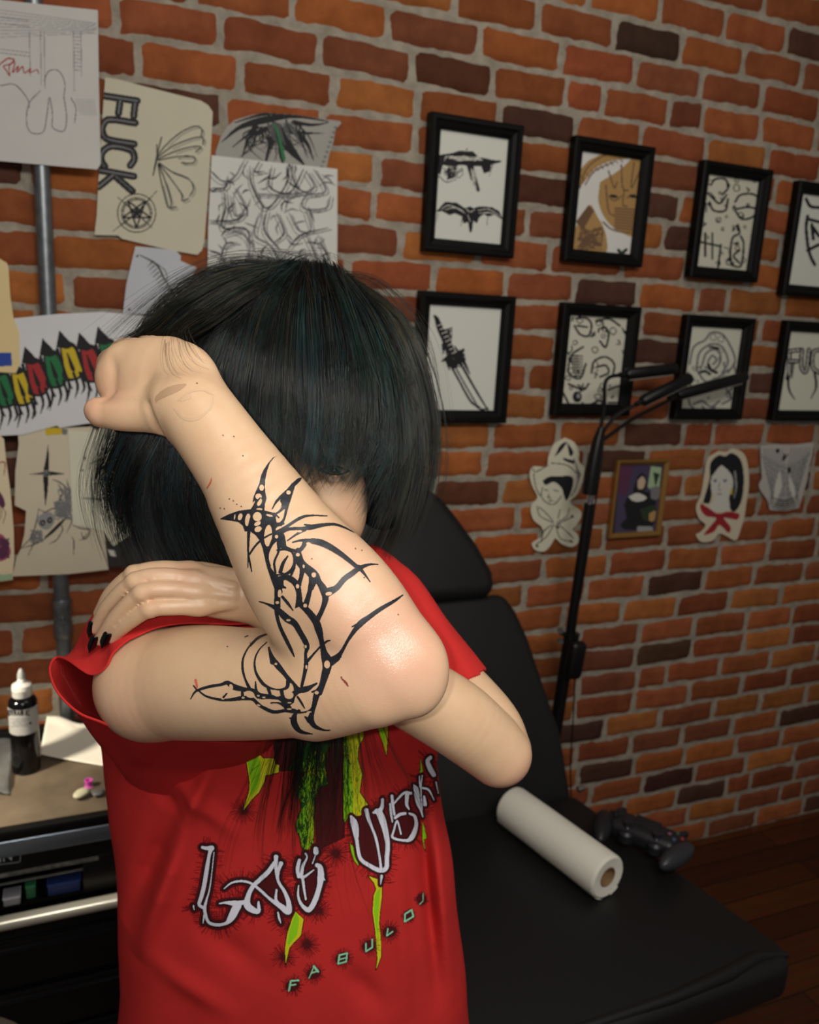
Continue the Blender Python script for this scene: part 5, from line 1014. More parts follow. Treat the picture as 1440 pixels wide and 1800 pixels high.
# freckles, smudged stencil marks and small scratches
mk = Canvas(250, 640, 800, 1350, .7)
for a, b in ((392, 765), (411, 767), (427, 801), (403, 877), (410, 880), (416, 886), (387, 893), (424, 890), (394, 894), (636, 967), (625, 964), (548, 982), (574, 1128), (440, 1130), (600, 1190), (860, 1350), (700, 1080), (640, 1015), (346, 673)): mk.stroke([(a, b, 2.2), (a + 1, b + .6, 1.6)], 1)
mk.stroke([(364, 858, 2.5), (370, 848, 3), (372, 840, 1.5)], 2); mk.stroke([(344, 1196, 5), (346, 1206, 4), (345, 1212, 2)], 2); mk.stroke([(600, 1192, 2), (608, 1200, 4), (612, 1206, 2)], 3)
mk.tile(2.88, 0, 440)
mk.stroke([(790, 770, 4), (800, 745, 26), (850, 715, 40), (900, 695, 34), (940, 680, 10)], 4)
mk.stroke([(880, 800, 6), (930, 850, 14), (1000, 850, 16), (1070, 790, 12), (1080, 740, 8)], 5); mk.stroke([(900, 760, 8), (950, 720, 12), (1020, 705, 12), (1080, 730, 8)], 5); mk.stroke([(960, 740, 20), (920, 760, 14)], 5)
def tint(name, rgb): return mat(name, rgb, .5, spec=.35)
o = mk.build('skin_marks', [tint('freckle', (120, 80, 60)), tint('scratch_red', (214, 110, 84)), tint('scab', (140, 70, 54)), tint('stencil_smudge', (190, 154, 122)), tint('stencil_smudge_faint', (212, 178, 144))], surf_proj(bvh, .0003), person); o['kind'] = 'stuff'
# nails
M_nail = mat('black_nail_polish', (8, 8, 9), .12)
def nail(a, b, t, w):
    A = Vector(P(*a, t[0])); B = Vector(P(*b, t[1])); d = (B - A); L = d.length; d.normalize(); n = Vector(CPOS - np.array(A)).normalized(); s = d.cross(n).normalized(); n = s.cross(d); V = []; F = []; nu, nv = 9, 10
    for i in range(nv):
        u = i / (nv - 1); ww = w * (1 - .1 * u if u < .6 else (1 - .06 - .85 * ((u - .6) / .4) ** 1.6)) * (1 if u > .12 else .7 + .3 * u / .12)
        for j in range(nu):
            q = (j / (nu - 1) - .5) * 2; V.append(A + d * (L * u) + s * (ww * q) + n * (w * .45 * (1 - q * q) - .0012 * u))
    for i in range(nv - 1):
        for j in range(nu - 1): F.append((i * nu + j, i * nu + j + 1, (i + 1) * nu + j + 1, (i + 1) * nu + j))
    mb = MB(); mb.add(V, F); o = mb.build('fingernail', M_nail, person); m = o.modifiers.new('thickness', 'SOLIDIFY'); m.thickness = .0008; o['label'] = 'long pointed black fingernail'
nail((191, 1112), (178, 1140), (.698, .704), .0040); nail((168, 1118), (156, 1148), (.705, .712), .0038); nail((163, 1092), (156, 1122), (.717, .724), .0034)

# ---------------------------------------------------------------- T-shirt
M_shirt = mat('red_cotton', (206, 50, 48), .88, spec=.15, bump=.35, bscale=1400, bdist=.0003, noise=.08, nscale=25)
sh = SDF((-.42, -.70, .62), (.17, .02, 1.12), .0024)
rows = [(985, 470, 560, .93, .06), (1010, 400, 660, .92, .075), (1050, 320, 720, .91, .085), (1100, 262, 755, .905, .09), (1150, 240, 775, .905, .095), (1250, 205, 772, .915, .10), (1300, 180, 768, .92, .102), (1350, 186, 766, .925, .102), (1404, 195, 773, .932, .103), (1480, 202, 786, .942, .104), (1560, 208, 797, .952, .105),
        (1620, 212, 806, .96, .106), (1680, 214, 812, .968, .107), (1735, 213, 820, .975, .108), (1800, 207, 828, .984, .108), (1900, 198, 840, .998, .108), (2010, 190, 850, 1.01, .105)]
rw = np.array([((900 - y) * t / FPX, (a - 720) * t / FPX, (b - 720) * t / FPX, t, z) for y, a, b, t, z in rows])[::-1]
ax = [sh.lo[i] + sh.h * np.arange(sh.n[i], dtype=np.float32) for i in range(3)]
Yv = ax[1]; xl, xr, tc2, hz = [np.interp(Yv, rw[:, 0], rw[:, i]).astype(np.float32) for i in (1, 2, 3, 4)]
cx = ((xl + xr) / 2)[None, :, None]; hw = ((xr - xl) / 2)[None, :, None]; X = ax[0][:, None, None]; Y = Yv[None, :, None]; Z = ax[2][None, None, :]
# cloth folds: soft diagonal pleats fanning from the armpit and long vertical drapes
PX = 720 + X * FPX / .86; PY = 900 - Y * FPX / .86
def fold(x0, y0, x1, y1, w, amp):
    dx, dy = x1 - x0, y1 - y0; L = math.hypot(dx, dy); s = ((PX - x0) * dx + (PY - y0) * dy) / L / L; d = ((PX - x0) * dy - (PY - y0) * dx) / L
    return amp * np.exp(-(d / w) ** 2) * 1.5 * np.clip(1.2 - abs(s - .5) * 2, 0, 1)
D = fold(360, 1400, 235, 1690, 20, .010) + fold(325, 1400, 205, 1640, 24, -.008) + fold(300, 1330, 430, 1450, 16, .004) + fold(250, 1330, 330, 1420, 14, -.004) + fold(760, 1400, 800, 1800, 14, .005) + fold(735, 1400, 770, 1800, 12, -.005) + fold(700, 1500, 715, 1800, 16, .003) \
    + fold(390, 1320, 350, 1420, 12, .004) + fold(330, 1600, 480, 1720, 26, -.003) + fold(400, 1320, 300, 1480, 16, .004) + fold(250, 1700, 420, 1790, 22, .003) + fold(600, 1700, 680, 1800, 20, -.003) + fold(190, 1310, 330, 1330, 10, .004)
g = (np.sqrt(((X - cx) / hw) ** 2 + ((Z - tc2[None, :, None]) / hz[None, :, None]) ** 2) - 1) * .10 - D - .0015 * np.sin(PX * .045 + PY * .012) * np.sin(PY * .011)
top = (Y - (900 - 992) * .92 / FPX); g = np.maximum(g, top * .8)
sh.g = np.maximum(g, -(Y + .66)).astype(np.float32)
sl2 = SDF(sh.lo, sh.lo + sh.h * (np.array(sh.n) - .5), sh.h); sl2.n = sh.n.copy(); sl2.g = np.full(sh.n, .05, np.float32)
sl2.chain([(600, 1040, .90, 66), (657, 1032, .895, 67), (728, 1133, .868, 70), (792, 1194, .842, 65), (850, 1262, .81, 60)], k=.01)
a_, b_ = SDF.C((836, 1190, .835)), SDF.C((745, 1105, .87)); nrm = (a_ - b_); nrm = np.array([.30, -.90, -.25]); nrm /= np.linalg.norm(nrm); cut = (X - a_[0]) * nrm[0] + (Y - a_[1]) * nrm[1] + (Z - a_[2]) * nrm[2]
sl2.g = np.maximum(sl2.g, cut + .0012 * np.sin(PX * .2)).astype(np.float32) + (.0022 * np.sin(PX * .10 - PY * .05)).astype(np.float32)
h_ = np.clip(.5 + .5 * (sh.g - sl2.g) / .016, 0, 1); sh.g = sh.g * (1 - h_) + sl2.g * h_ - .016 * h_ * (1 - h_)
# neck and hem openings, and room for the arm inside the sleeve cuff
sh.chain([(508, 940, .93, 70), (505, 1010, .93, 74)], k=.006, sub=True)
sh.chain([(812, 1206, .833, 47), (850, 1250, .81, 52)], k=.0015, sub=True)
V, F = sh.mesh('tshirt'); V = smooth_mesh(V, F, 2); me = mesh_np(V - O, F, 'tshirt'); me.materials.append(M_shirt); tshirt = link('tshirt', me, person); tshirt['label'] = 'oversized red T-shirt'
# lifted right sleeve: an open flared tube of cloth
rim = [(279, 1299, .712), (244, 1293, .708), (211, 1284, .705), (178, 1269, .703), (144, 1256, .703), (118, 1236, .705), (98, 1211, .71), (88, 1182, .72), (91, 1164, .73), (101, 1155, .735), (115, 1158, .725), (129, 1166, .713), (144, 1177, .704), (160, 1185, .698), (176, 1181, .694), (189, 1168, .692), (199, 1148, .693), (222, 1127, .697), (244, 1116, .702), (279, 1102, .708), (330, 1095, .715), (400, 1097, .722), (458, 1098, .735), (505, 1120, .775), (520, 1200, .80), (480, 1285, .78), (420, 1303, .745), (335, 1301, .722)]
mid = [(262, 1352, .80), (238, 1348, .80), (215, 1340, .80), (196, 1330, .795), (178, 1314, .79), (163, 1292, .785), (150, 1262, .782), (139, 1225, .78), (133, 1190, .78), (131, 1160, .782), (132, 1142, .782), (137, 1122, .78), (145, 1104, .777), (155, 1088, .774), (166, 1074, .77), (180, 1060, .766), (196, 1044, .764), (214, 1026, .762), (232, 1010, .762), (262, 1000, .765), (320, 1000, .775), (400, 1030, .80), (460, 1070, .83), (520, 1130, .87), (540, 1210, .89), (500, 1310, .88), (430, 1350, .84), (330, 1356, .81)]
inn = [(360 + (a - 360) * .72, (b + (b - 1250) * .9) if b > 1250 else 1190 + (b - 1190) * .70, .90) for a, b, c in mid]
def ring(pts, n=140):
    p = np.array([P(*q) for q in pts]); q = np.vstack([p[-2:], p, p[:3]]); c = catmull(q, 8); m = len(p); c = c[16:16 + m * 8]; i = np.linspace(0, len(c), n, endpoint=False).astype(int); return c[i]
R0, R1, R2 = ring(rim), ring(mid), ring(inn); nr = 26; V = []; n = len(R0)
for i in range(nr):
    u = i / (nr - 1)
    if u < .55: s = u / .55; p = R0 * (1 - s) + R1 * s; bul = math.sin(s * math.pi)
    else: s = (u - .55) / .45; p = R1 * (1 - s) + R2 * s; bul = 0
    c = p.mean(0); p = p + (p - c) * (.035 * bul) * np.sin(np.arange(n) * 2 * np.pi / n * 9)[:, None] * .6
    V.append(p)
V = np.concatenate(V); F = [(i * n + j, (i + 1) * n + j, (i + 1) * n + (j + 1) % n, i * n + (j + 1) % n) for i in range(nr - 1) for j in range(n)]
mb = MB(); mb.add(V, F); sleeve = mb.build('sleeve', M_shirt, tshirt, origin=O); sleeve['label'] = 'flared right sleeve with a stitched hem'
sleeve.parent = tshirt
mb = MB(); mb.tube(list(R0) + [R0[0]], .0011, n=6, cap=False); mb.build('sleeve_hem', M_shirt, tshirt, origin=O)
bs = bvh_of([sleeve]); st = Canvas(70, 1100, 300, 1320, .6).tile(4.5, 0, 1100)
for off, pts in ((0, [(480, 310), (490, 380), (530, 450), (570, 520), (600, 580), (650, 640)]), (10, [(700, 680), (800, 730), (900, 765), (1000, 800), (1180, 850)]), (24, [(495, 330), (510, 400), (560, 490), (610, 570), (640, 620)])):
    q = catmull(np.array(pts, float), 12)
    for i in range(0, len(q) - 2, 2): st.stroke([(q[i][0], q[i][1], 4.5), (q[i + 1][0], q[i + 1][1], 4.5)], 1)
st.build('stitching', [mat('stitch_red', (226, 92, 88), .8)], surf_proj(bs, .0006), tshirt)

# printed artwork on the chest
bsh = bvh_of([tshirt]); pc_ = Canvas(320, 1240, 800, 1790, .7); cv = pc_
MAR, BKK, WHI, LIM, YLW, DKG, MNT, HAL = 1, 2, 3, 4, 5, 6, 7, 8
def rays(cx, cy, r0, r1, n, a0=0, a1=6.283, seed=0):
    r = random.Random(seed)
    for i in range(n):
        a = a0 + (a1 - a0) * i / n + r.uniform(-.05, .05); q = r1 * r.uniform(.75, 1.1); cv.stroke([(cx + r0 * math.cos(a), cy + r0 * math.sin(a), 1.3), (cx + q * math.cos(a), cy + q * math.sin(a), .5)], MAR)
def PXL(x, y, t): return (x / t[0] + t[1], y / t[0] + t[2])
TD, TE, TF, TG = (5.143, 320, 1440), (6, 560, 1280), (4.5, 400, 1250), (4.8, 480, 1540)
cv.T = (1, 0, 0)
for x, y in ((428, 1424), (458, 1300), (500, 1682), (540, 1660), (560, 1600), (512, 1630), (590, 1500)): rays(x, y, 1, 24, 36, seed=x)
cv.tile(*TF)
cv.poly([(360, 235), (372, 375), (400, 480), (560, 470), (560, 640), (690, 660), (705, 1110), (930, 1000), (920, 130), (820, 150)], MAR)
cv.poly([(690, 600), (800, 590), (930, 700), (920, 1000), (700, 1100)], MAR)
cl = [(125, 240), (190, 265), (250, 340), (285, 375), (370, 375), (380, 420), (408, 428), (405, 485), (300, 510), (290, 560), (250, 640), (200, 690), (125, 785), (170, 640), (175, 560), (155, 430)]
cv.stroke([(a, b, 14) for a, b in cl + cl[:1]], BKK, smooth=False); cv.poly(cl, YLW); cv.poly([(140, 262), (185, 285), (235, 350), (262, 400), (262, 520), (238, 610), (180, 680), (185, 560), (165, 430)], LIM)
for a in ((160, 390, 230, 350), (190, 470, 260, 420), (200, 540, 250, 500), (300, 430, 330, 380)): cv.stroke([(a[0], a[1], 3), (a[2], a[3], 2)], DKG)
b2 = [(640, 225), (820, 205), (820, 260), (780, 330), (770, 440), (795, 580), (730, 600), (695, 660), (690, 760), (682, 900), (680, 1080), (600, 1112), (572, 990), (543, 940), (545, 890), (560, 830), (582, 780), (578, 700), (550, 660), (580, 560), (615, 480), (480, 462), (540, 380), (600, 320)]
cv.stroke([(a, b, 12) for a, b in b2 + b2[:1]], BKK, smooth=False); cv.poly(b2, DKG)
rr_ = random.Random(4)
def streaks(x0, y0, x1, y1, n, only, cols, L=60, w=7):
    for _ in range(n): x, y = rr_.uniform(x0, x1), rr_.uniform(y0, y1); l = rr_.uniform(.4, 1.2) * L; cv.stroke([(x, y, 2), (x + rr_.uniform(-12, 12), y + l / 2, w * rr_.uniform(.5, 1)), (x + rr_.uniform(-14, 14), y + l, 2)], rr_.choice(cols), only=only)
streaks(550, 380, 700, 1080, 190, DKG, [LIM]); streaks(620, 300, 800, 600, 60, DKG, [LIM, YLW]); streaks(640, 700, 690, 1080, 60, DKG, [YLW])
c2 = [(918, 130), (1040, 98), (1078, 140), (1075, 210), (1035, 290), (1030, 380), (1065, 500), (1045, 640), (1112, 740), (1060, 770), (1055, 850), (1010, 825), (968, 805), (930, 880), (918, 850)]
cv.stroke([(a, b, 12) for a, b in c2 + c2[:1]], BKK, smooth=False); cv.poly(c2, LIM); cv.poly([(940, 120), (1040, 98), (1075, 140), (1072, 210), (1032, 290), (1028, 380), (1062, 500), (1043, 640), (1108, 740), (1057, 770), (1052, 845), (990, 800), (985, 560), (960, 330)], YLW)
streaks(922, 140, 1000, 850, 110, LIM, [DKG]); streaks(960, 130, 1060, 780, 90, YLW, [DKG, LIM], w=5)
d2 = [(1165, 65), (1240, 30), (1322, 20), (1360, 45), (1340, 88), (1270, 105), (1268, 200), (1258, 352), (1230, 250)]
cv.stroke([(a, b, 10) for a, b in d2 + d2[:1]], BKK, smooth=False); cv.poly(d2, YLW); cv.poly([(1172, 66), (1250, 35), (1320, 30), (1300, 75), (1245, 100), (1248, 280), (1228, 230)], LIM)
cv.tile(*TG); e2 = [(190, 298), (258, 365), (235, 500), (140, 600), (105, 745), (103, 600), (120, 490), (160, 365)]; cv.stroke([(a, b, 12) for a, b in e2 + e2[:1]], BKK, smooth=False); cv.poly(e2, YLW); cv.poly([(190, 305), (222, 360), (205, 490), (130, 590), (122, 560), (140, 470)], LIM)
f2_ = [(808, 0), (880, 25), (887, 80), (920, 85), (918, 180), (903, 300), (895, 400), (910, 520), (912, 680), (870, 790), (882, 700), (862, 450), (840, 300), (850, 160), (872, 110), (855, 60)]; cv.stroke([(a, b, 12) for a, b in f2_ + f2_[:1]], BKK, smooth=False); cv.poly(f2_, YLW); cv.poly([(880, 120), (905, 110), (890, 300), (885, 400), (893, 560), (870, 450), (852, 300), (860, 180)], LIM)
cv.tile(*TE)
for q in ([(330, 1210), (392, 1280), (422, 1452), (380, 1400), (345, 1300)], [(1098, 990), (1120, 1060), (1142, 1160), (1110, 1172), (1125, 1300), (1098, 1180)], [(1078, 330), (1102, 450), (1072, 490)]): cv.stroke([(a, b, 10) for a, b in q + q[:1]], BKK, smooth=False); cv.poly(q, LIM)
LD = [[(185, 255, 24), (215, 262, 28), (270, 262, 44)], [(262, 270, 36), (245, 330, 26), (225, 450, 34), (200, 600, 34), (175, 700, 34), (155, 770, 26), (190, 800, 24)], [(290, 300, 5), (255, 600, 8), (225, 720, 14), (205, 800, 26), (215, 870, 24), (245, 935, 24), (320, 955, 26), (400, 940, 26), (445, 890, 60), (480, 820, 70), (500, 770, 60), (400, 755, 22), (340, 762, 8)], [(500, 765, 50), (560, 750, 34)], [(104, 785, 14), (110, 818, 5)], [(200, 870, 16), (190, 940, 4)],
      [(380, 628, 6), (450, 575, 14), (540, 560, 18), (620, 578, 18), (700, 635, 22), (800, 725, 24), (890, 785, 46), (960, 835, 54), (965, 760, 40), (930, 660, 28), (870, 560, 22), (850, 450, 24), (850, 340, 38)], [(835, 395, 30), (780, 475, 38), (700, 550, 36), (640, 610, 36), (600, 690, 40), (590, 775, 60), (640, 820, 54), (692, 830, 34), (692, 750, 16)], [(895, 400, 36), (872, 470, 22), (870, 540, 14)], [(855, 640, 14), (850, 730, 24), (900, 790, 30)], [(868, 845, 12), (880, 900, 16), (895, 940, 4)],
      [(1210, 270, 40), (1212, 300, 44)], [(1205, 330, 6), (1180, 400, 8)], [(1118, 310, 14), (1130, 350, 12), (1095, 420, 24), (1080, 505, 28)], [(1085, 525, 30), (1115, 515, 20), (1190, 460, 8)], [(1062, 370, 26), (1045, 450, 32), (1055, 520, 26)], [(1092, 540, 24), (1105, 640, 18), (1120, 725, 14)], [(1222, 415, 36), (1250, 440, 44), (1255, 520, 56), (1240, 620, 42), (1200, 740, 44), (1145, 820, 42), (1080, 770, 26), (1050, 690, 16), (1055, 600, 8)], [(1255, 500, 40), (1290, 550, 6)]]
LE = [[(345, 930, 20), (375, 1000, 70), (395, 1100, 60), (405, 1190, 34), (440, 1370, 34), (540, 1450, 40), (650, 1500, 44), (715, 1470, 44), (722, 1350, 44), (730, 1230, 44), (705, 1080, 56), (670, 960, 70), (630, 880, 60), (580, 890, 20)], [(675, 750, 22), (670, 830, 34), (640, 880, 50)], [(505, 865, 40), (525, 950, 36), (560, 1040, 22), (605, 1160, 24), (640, 1330, 20), (660, 1480, 24)], [(665, 1560, 26), (655, 1645, 8)],
      [(775, 715, 26), (785, 820, 26), (800, 910, 22)], [(755, 800, 16), (765, 900, 20), (780, 990, 12)], [(790, 800, 14), (900, 685, 22), (975, 685, 26)], [(935, 690, 44), (930, 800, 30), (955, 855, 12)], [(810, 945, 28), (860, 910, 30), (915, 900, 26)], [(960, 900, 20), (1015, 930, 28), (1030, 1030, 36), (985, 1150, 50), (920, 1185, 24), (785, 1155, 22), (795, 1080, 18), (830, 980, 16), (870, 1115, 14)],
      [(1005, 600, 10), (1030, 650, 50), (1050, 780, 44), (1080, 860, 24), (1100, 935, 8)], [(1065, 510, 10), (1070, 620, 12)], [(1095, 500, 8), (1080, 640, 10), (1095, 860, 6)], [(1100, 630, 18), (1165, 655, 18), (1220, 760, 4)], [(1115, 720, 16), (1125, 805, 36)], [(1180, 310, 36), (1150, 350, 40), (1180, 430, 50), (1215, 490, 46)], [(1240, 570, 14), (1265, 690, 6)]]
rb = random.Random(11)
for T, LL in ((TD, LD), (TE, LE)):
    for s_ in LL:
        q = catmull(np.array([PXL(a[0], a[1], T) for a in s_]), 8); cv.T = (1, 0, 0)
        for i in range(len(q) - 1):
            d = q[i + 1] - q[i]; L = np.hypot(*d) + 1e-6; nn = np.array([-d[1], d[0]]) / L
            for sg in (-1, 1):
                if rb.random() < .75: k = rb.uniform(13, 25); t_ = rb.uniform(-.35, .35); e = q[i] + (nn * sg + d / L * t_) * k; cv.stroke([(q[i][0], q[i][1], 1.7), (e[0], e[1], .5)], HAL, only=0)
for T, LL, g0, g1 in ((TD, LD, 13, 5.5), (TE, LE, 10, 4.5)):
    cv.tile(*T)
    for s in LL: cv.stroke(s, MAR, grow=g0)
cv.tile(*TE); cv.poly([(350, 930), (400, 1350), (640, 1500), (740, 1450), (740, 1230), (700, 1000), (640, 900)], MAR); cv.poly([(790, 800), (940, 700), (950, 860), (1020, 930), (980, 1160), (790, 1150)], MAR); cv.tile(*TD); cv.poly([(850, 400), (960, 780), (640, 600)], MAR); cv.poly([(1060, 400), (1220, 420), (1250, 600), (1140, 800), (1050, 600)], MAR)
for T, LL, g1 in ((TD, LD, 4.5), (TE, LE, 3.5)):
    cv.tile(*T)
    for s in LL: cv.stroke(s, BKK, grow=g1 + .6)
for T, LL in ((TD, LD), (TE, LE)):
    cv.tile(*T)
    for s in LL: cv.stroke(s, WHI, grow=.5)
cv.tile(*TG)
FB = [([(135, 965), (150, 885), (215, 880)], 16), ([(145, 922), (190, 915)], 14), ([(305, 860), (345, 765)], 9), ([(345, 762), (380, 806)], 20), ([(325, 818), (372, 803)], 12), ([(550, 740), (560, 668), (625, 650), (618, 722), (550, 740)], 15), ([(555, 705), (622, 688)], 12), ([(785, 570), (785, 635), (838, 602), (838, 535)], 14), ([(970, 445), (960, 505), (1010, 468)], 12), ([(1115, 320), (1170, 285), (1185, 340), (1112, 385), (1115, 320)], 15), ([(1238, 240), (1265, 210), (1268, 145)], 9)]
for x, y in ((165, 925), (345, 820), (585, 695), (812, 590), (985, 470), (1145, 335), (1255, 195)):
    a, b = PXL(x, y, TG); T0 = cv.T; cv.T = (1, 0, 0); rays(a, b, 3, 20 if x < 1000 else 13, 34, seed=x); cv.T = T0; cv.ell(x, y, 62 if x < 1100 else 40, 46, -20, MAR, only=0)
for s, w_ in FB: cv.stroke([(a, b, w_ + 9) for a, b in s], BKK, smooth=False)
for s, w_ in FB: cv.stroke([(a, b, w_) for a, b in s], MNT, smooth=False)
pm = lambda n, c: mat(n, c, .75, spec=.2)
art = cv.build('shirt_print', [pm('print_maroon', (84, 22, 26)), pm('print_black', (20, 16, 18)), pm('print_white', (236, 236, 250)), pm('print_lime', (150, 220, 30)), pm('print_yellow', (224, 220, 40)), pm('print_green', (40, 84, 26)), pm('print_mint', (160, 226, 184)), pm('print_burst', (120, 24, 28))], surf_proj(bsh, .0007), tshirt); art['label'] = 'graffiti lettering and lime claw marks printed on the chest'  # last ink is the dark red starburst lines around the letters

# ---------------------------------------------------------------- face details
def eye(px_, py_, t):
    c = P(px_, py_, t); b = bmesh.new(); bmesh.ops.create_uvsphere(b, u_segments=24, v_segments=16, radius=.0118); mb = MB(); mb.bm(b, 0, Matrix.Translation(c)); d = Vector(CPOS - c).normalized()
    e = mb.build('eyeball', mat('eye_white', (214, 206, 200), .2), person)
    mb = MB(); mb.lathe(Vector(c) + d * .0098, [(.0062, 0), (.0058, .0014), (.0044, .0021), (.001, .0024)], d, n=24); mb.build('iris', mat('dark_iris', (26, 18, 14), .08), e)
    # lids with a line of dark lashes
    rt = Vector(R @ np.array([1, 0, 0])); up = Vector(R @ np.array([0, 1, 0]))
    for s, nm in ((1, 'upper_lid'), (-1, 'lower_lid')):
        mb = MB(); pts = []; 
        for i in range(13):
            u = i / 6 - 1; pts.append(Vector(c) + rt * (.0155 * u) + up * (s * .0048 * (1 - u * u) - .0008 * u) + d * (.0128 * math.sqrt(max(0, 1 - (u * .82) ** 2)) - .001))
        mb.tube(pts, [.0008] + [.0026] * 11 + [.0008], n=8); l = mb.build(nm, M_skin, e)
        mb = MB(); mb.tube([p + d * .0024 - up * (s * .0010) for p in pts], [.0003] + [.0009] * 11 + [.0003], n=6); mb.build('eyelashes', M_hairdark, e)
M_hairdark = mat('lash_black', (10, 9, 9), .5)
eye(588, 827, .793); eye(470, 825, .793)
M_stud = mat('silver_stud', (225, 228, 232), .12, 1.0)
for a, b, t in ((636, 773, .764), (611, 803, .768), (625, 801, .768), (625, 795, .769), (409, 957, .836)):
    c = P(a, b, t); bm = bmesh.new(); bmesh.ops.create_icosphere(bm, subdivisions=3, radius=.0017); mb = MB(); mb.bm(bm, 0, Matrix.Translation(c)); mb.build('piercing_stud', M_stud, person)

# ---------------------------------------------------------------- hair
def hair_material(name, rgb, rgb2):
    m = mat(name, rgb, .30, spec=.65, rgb2=rgb2, nscale=18); return m
M_hair = [hair_material('hair_black', (15, 17, 18), (10, 11, 12)), hair_material('hair_green', (22, 48, 41), (13, 25, 24)), hair_material('hair_teal_sheen', (44, 74, 80), (24, 40, 46)), hair_material('hair_brown', (64, 60, 44), (36, 34, 26))]  # teal strands carry the bluish flash highlights of the hair in their colour
M_scalp = mat('hair_underlayer', (9, 10, 11), .9, spec=.05)
cap = SDF((-.42, -.10, .70), (.06, .30, 1.06), .003)
cap.ell((560, 698, .895), .096, .134, .090, k=.02); cap.ell((430, 690, .895), .118, .128, .085, k=.02); cap.chain([(290, 770, .875, 82), (300, 880, .875, 84), (340, 960, .88, 70)], k=.02, zs=.8)
cap.chain([(660, 640, .90, 66), (672, 780, .905, 56), (672, 890, .91, 42)], k=.02)
cap.chain([(420, 960, .93, 70), (560, 980, .95, 70)], k=.02)
V, F = cap.mesh('hair'); V = smooth_mesh(V, F, 3); me = mesh_np(V - O, F, 'hair'); me.materials.append(M_scalp); hair = link('hair', me, person); hair['label'] = 'black and dark green shoulder length hair'
HV, HF, HM, hn = [], [], [], 0
def strands(guides, n, seg=14, rad=.00026, jit=7, tipj=16, colors=(0, 0, 1, 1, 2), clump=9, tjit=.012, lens=(.82, 1.05), name=None):
    """n strands flowing between neighbouring guide curves, gathered into loose locks"""
    global hn
    G = [catmull(np.array(g, float), 8) for g in guides]; m = len(G[0]); T = np.linspace(0, 1, seg)
    Gi = np.stack([np.stack([np.interp(T * (m - 1), np.arange(m), g[:, k]) for k in range(3)], -1) for g in G])   # guide, seg, 3
    nl = max(3, n // clump); lock_u = RNG.uniform(0, len(G) - 1, nl); lock_c = RNG.integers(0, len(colors), nl); lock_off = RNG.normal(0, 1, (nl, 2)); lock_len = RNG.uniform(*lens, nl); lock_t = RNG.uniform(-1, .6, nl)
    for s in range(n):
        L = RNG.integers(nl); u = np.clip(lock_u[L] + RNG.normal(0, .06), 0, len(G) - 1.001); i = int(u); f = u - i
        ln = lock_len[L] * RNG.uniform(.93, 1.05); tt = np.clip(T * ln, 0, 1)
        base = np.stack([np.interp(tt, T, (Gi[i] * (1 - f) + Gi[i + 1] * f)[:, k]) for k in range(3)], -1)
        if ln > 1: base += np.outer(np.maximum(T * ln - 1, 0), (base[-1] - base[-3]) * (seg / 2))
        a = T ** 1.3; o = np.stack([lock_off[L, 0] * (jit + tipj * a), lock_off[L, 1] * (jit * .5 + tipj * .4 * a), np.zeros(seg)], -1)
        w_ = RNG.normal(0, 1, 3); ph = RNG.uniform(0, 6, 2)
        o[:, 0] += w_[0] * (3.0 - 1.6 * np.sin(T * 3.14)) + 1.6 * np.sin(T * 5 + ph[0]); o[:, 1] += w_[1] * 2 + 1.2 * np.sin(T * 6 + ph[1])
        o[:, 2] = lock_t[L] * tjit * np.sin(T * 2.6 + .3) + w_[2] * .0012
        c = base + o; d = np.stack([c[:, 0] - 720, 900 - c[:, 1], np.full(seg, -FPX)], -1) @ R.T; p = CPOS + d / FPX * c[:, 2:3]
        tg = np.gradient(p, axis=0); tg /= np.linalg.norm(tg, axis=1)[:, None] + 1e-9; vw = d / np.linalg.norm(d, axis=1)[:, None]; a1 = np.cross(tg, vw); a1 /= np.linalg.norm(a1, axis=1)[:, None] + 1e-9; a2 = np.cross(tg, a1)
        r = rad * RNG.uniform(.7, 1.25) * (1 - .75 * T ** 2)[:, None]
        q = np.stack([p + a1 * r, p - .5 * a1 * r + .87 * a2 * r, p - .5 * a1 * r - .87 * a2 * r], 1).reshape(-1, 3); HV.append(q)
        k = np.arange(seg - 1)[:, None] * 3; j = np.arange(3)[None, :]; jj = (j + 1) % 3; f4 = np.stack([k + j, k + jj, k + 3 + jj, k + 3 + j], -1).reshape(-1, 4) + hn
        HF.append(f4); HM.append(np.full(len(f4), colors[lock_c[L]] if RNG.random() > .12 else 3)); hn += len(q)
bangs = [[(510, 468, .87), (430, 520, .810), (380, 620, .785), (352, 740, .785), (350, 860, .80)], [(520, 466, .87), (465, 540, .795), (440, 660, .770), (432, 780, .768), (440, 900, .775)], [(532, 466, .87), (510, 550, .790), (500, 670, .764), (505, 780, .760), (520, 855, .760)],
         [(548, 468, .87), (552, 550, .790), (560, 670, .764), (560, 770, .757), (552, 828, .756)], [(562, 470, .87), (602, 560, .796), (626, 680, .772), (618, 775, .762), (590, 828, .758)], [(578, 476, .87), (642, 560, .812), (684, 690, .798), (678, 800, .786), (646, 872, .782)]]
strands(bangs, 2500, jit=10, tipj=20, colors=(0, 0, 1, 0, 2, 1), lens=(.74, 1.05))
strands([[(540, 468, .868), (510, 590, .778), (500, 720, .760), (520, 800, .757), (560, 830, .757)], [(560, 470, .868), (590, 590, .782), (590, 720, .764), (575, 790, .757), (560, 828, .756)], [(572, 475, .868), (660, 600, .805), (670, 740, .782), (640, 810, .770), (585, 838, .764)]], 800, jit=14, tipj=24, colors=(1, 2, 1, 0), lens=(.6, 1.04))
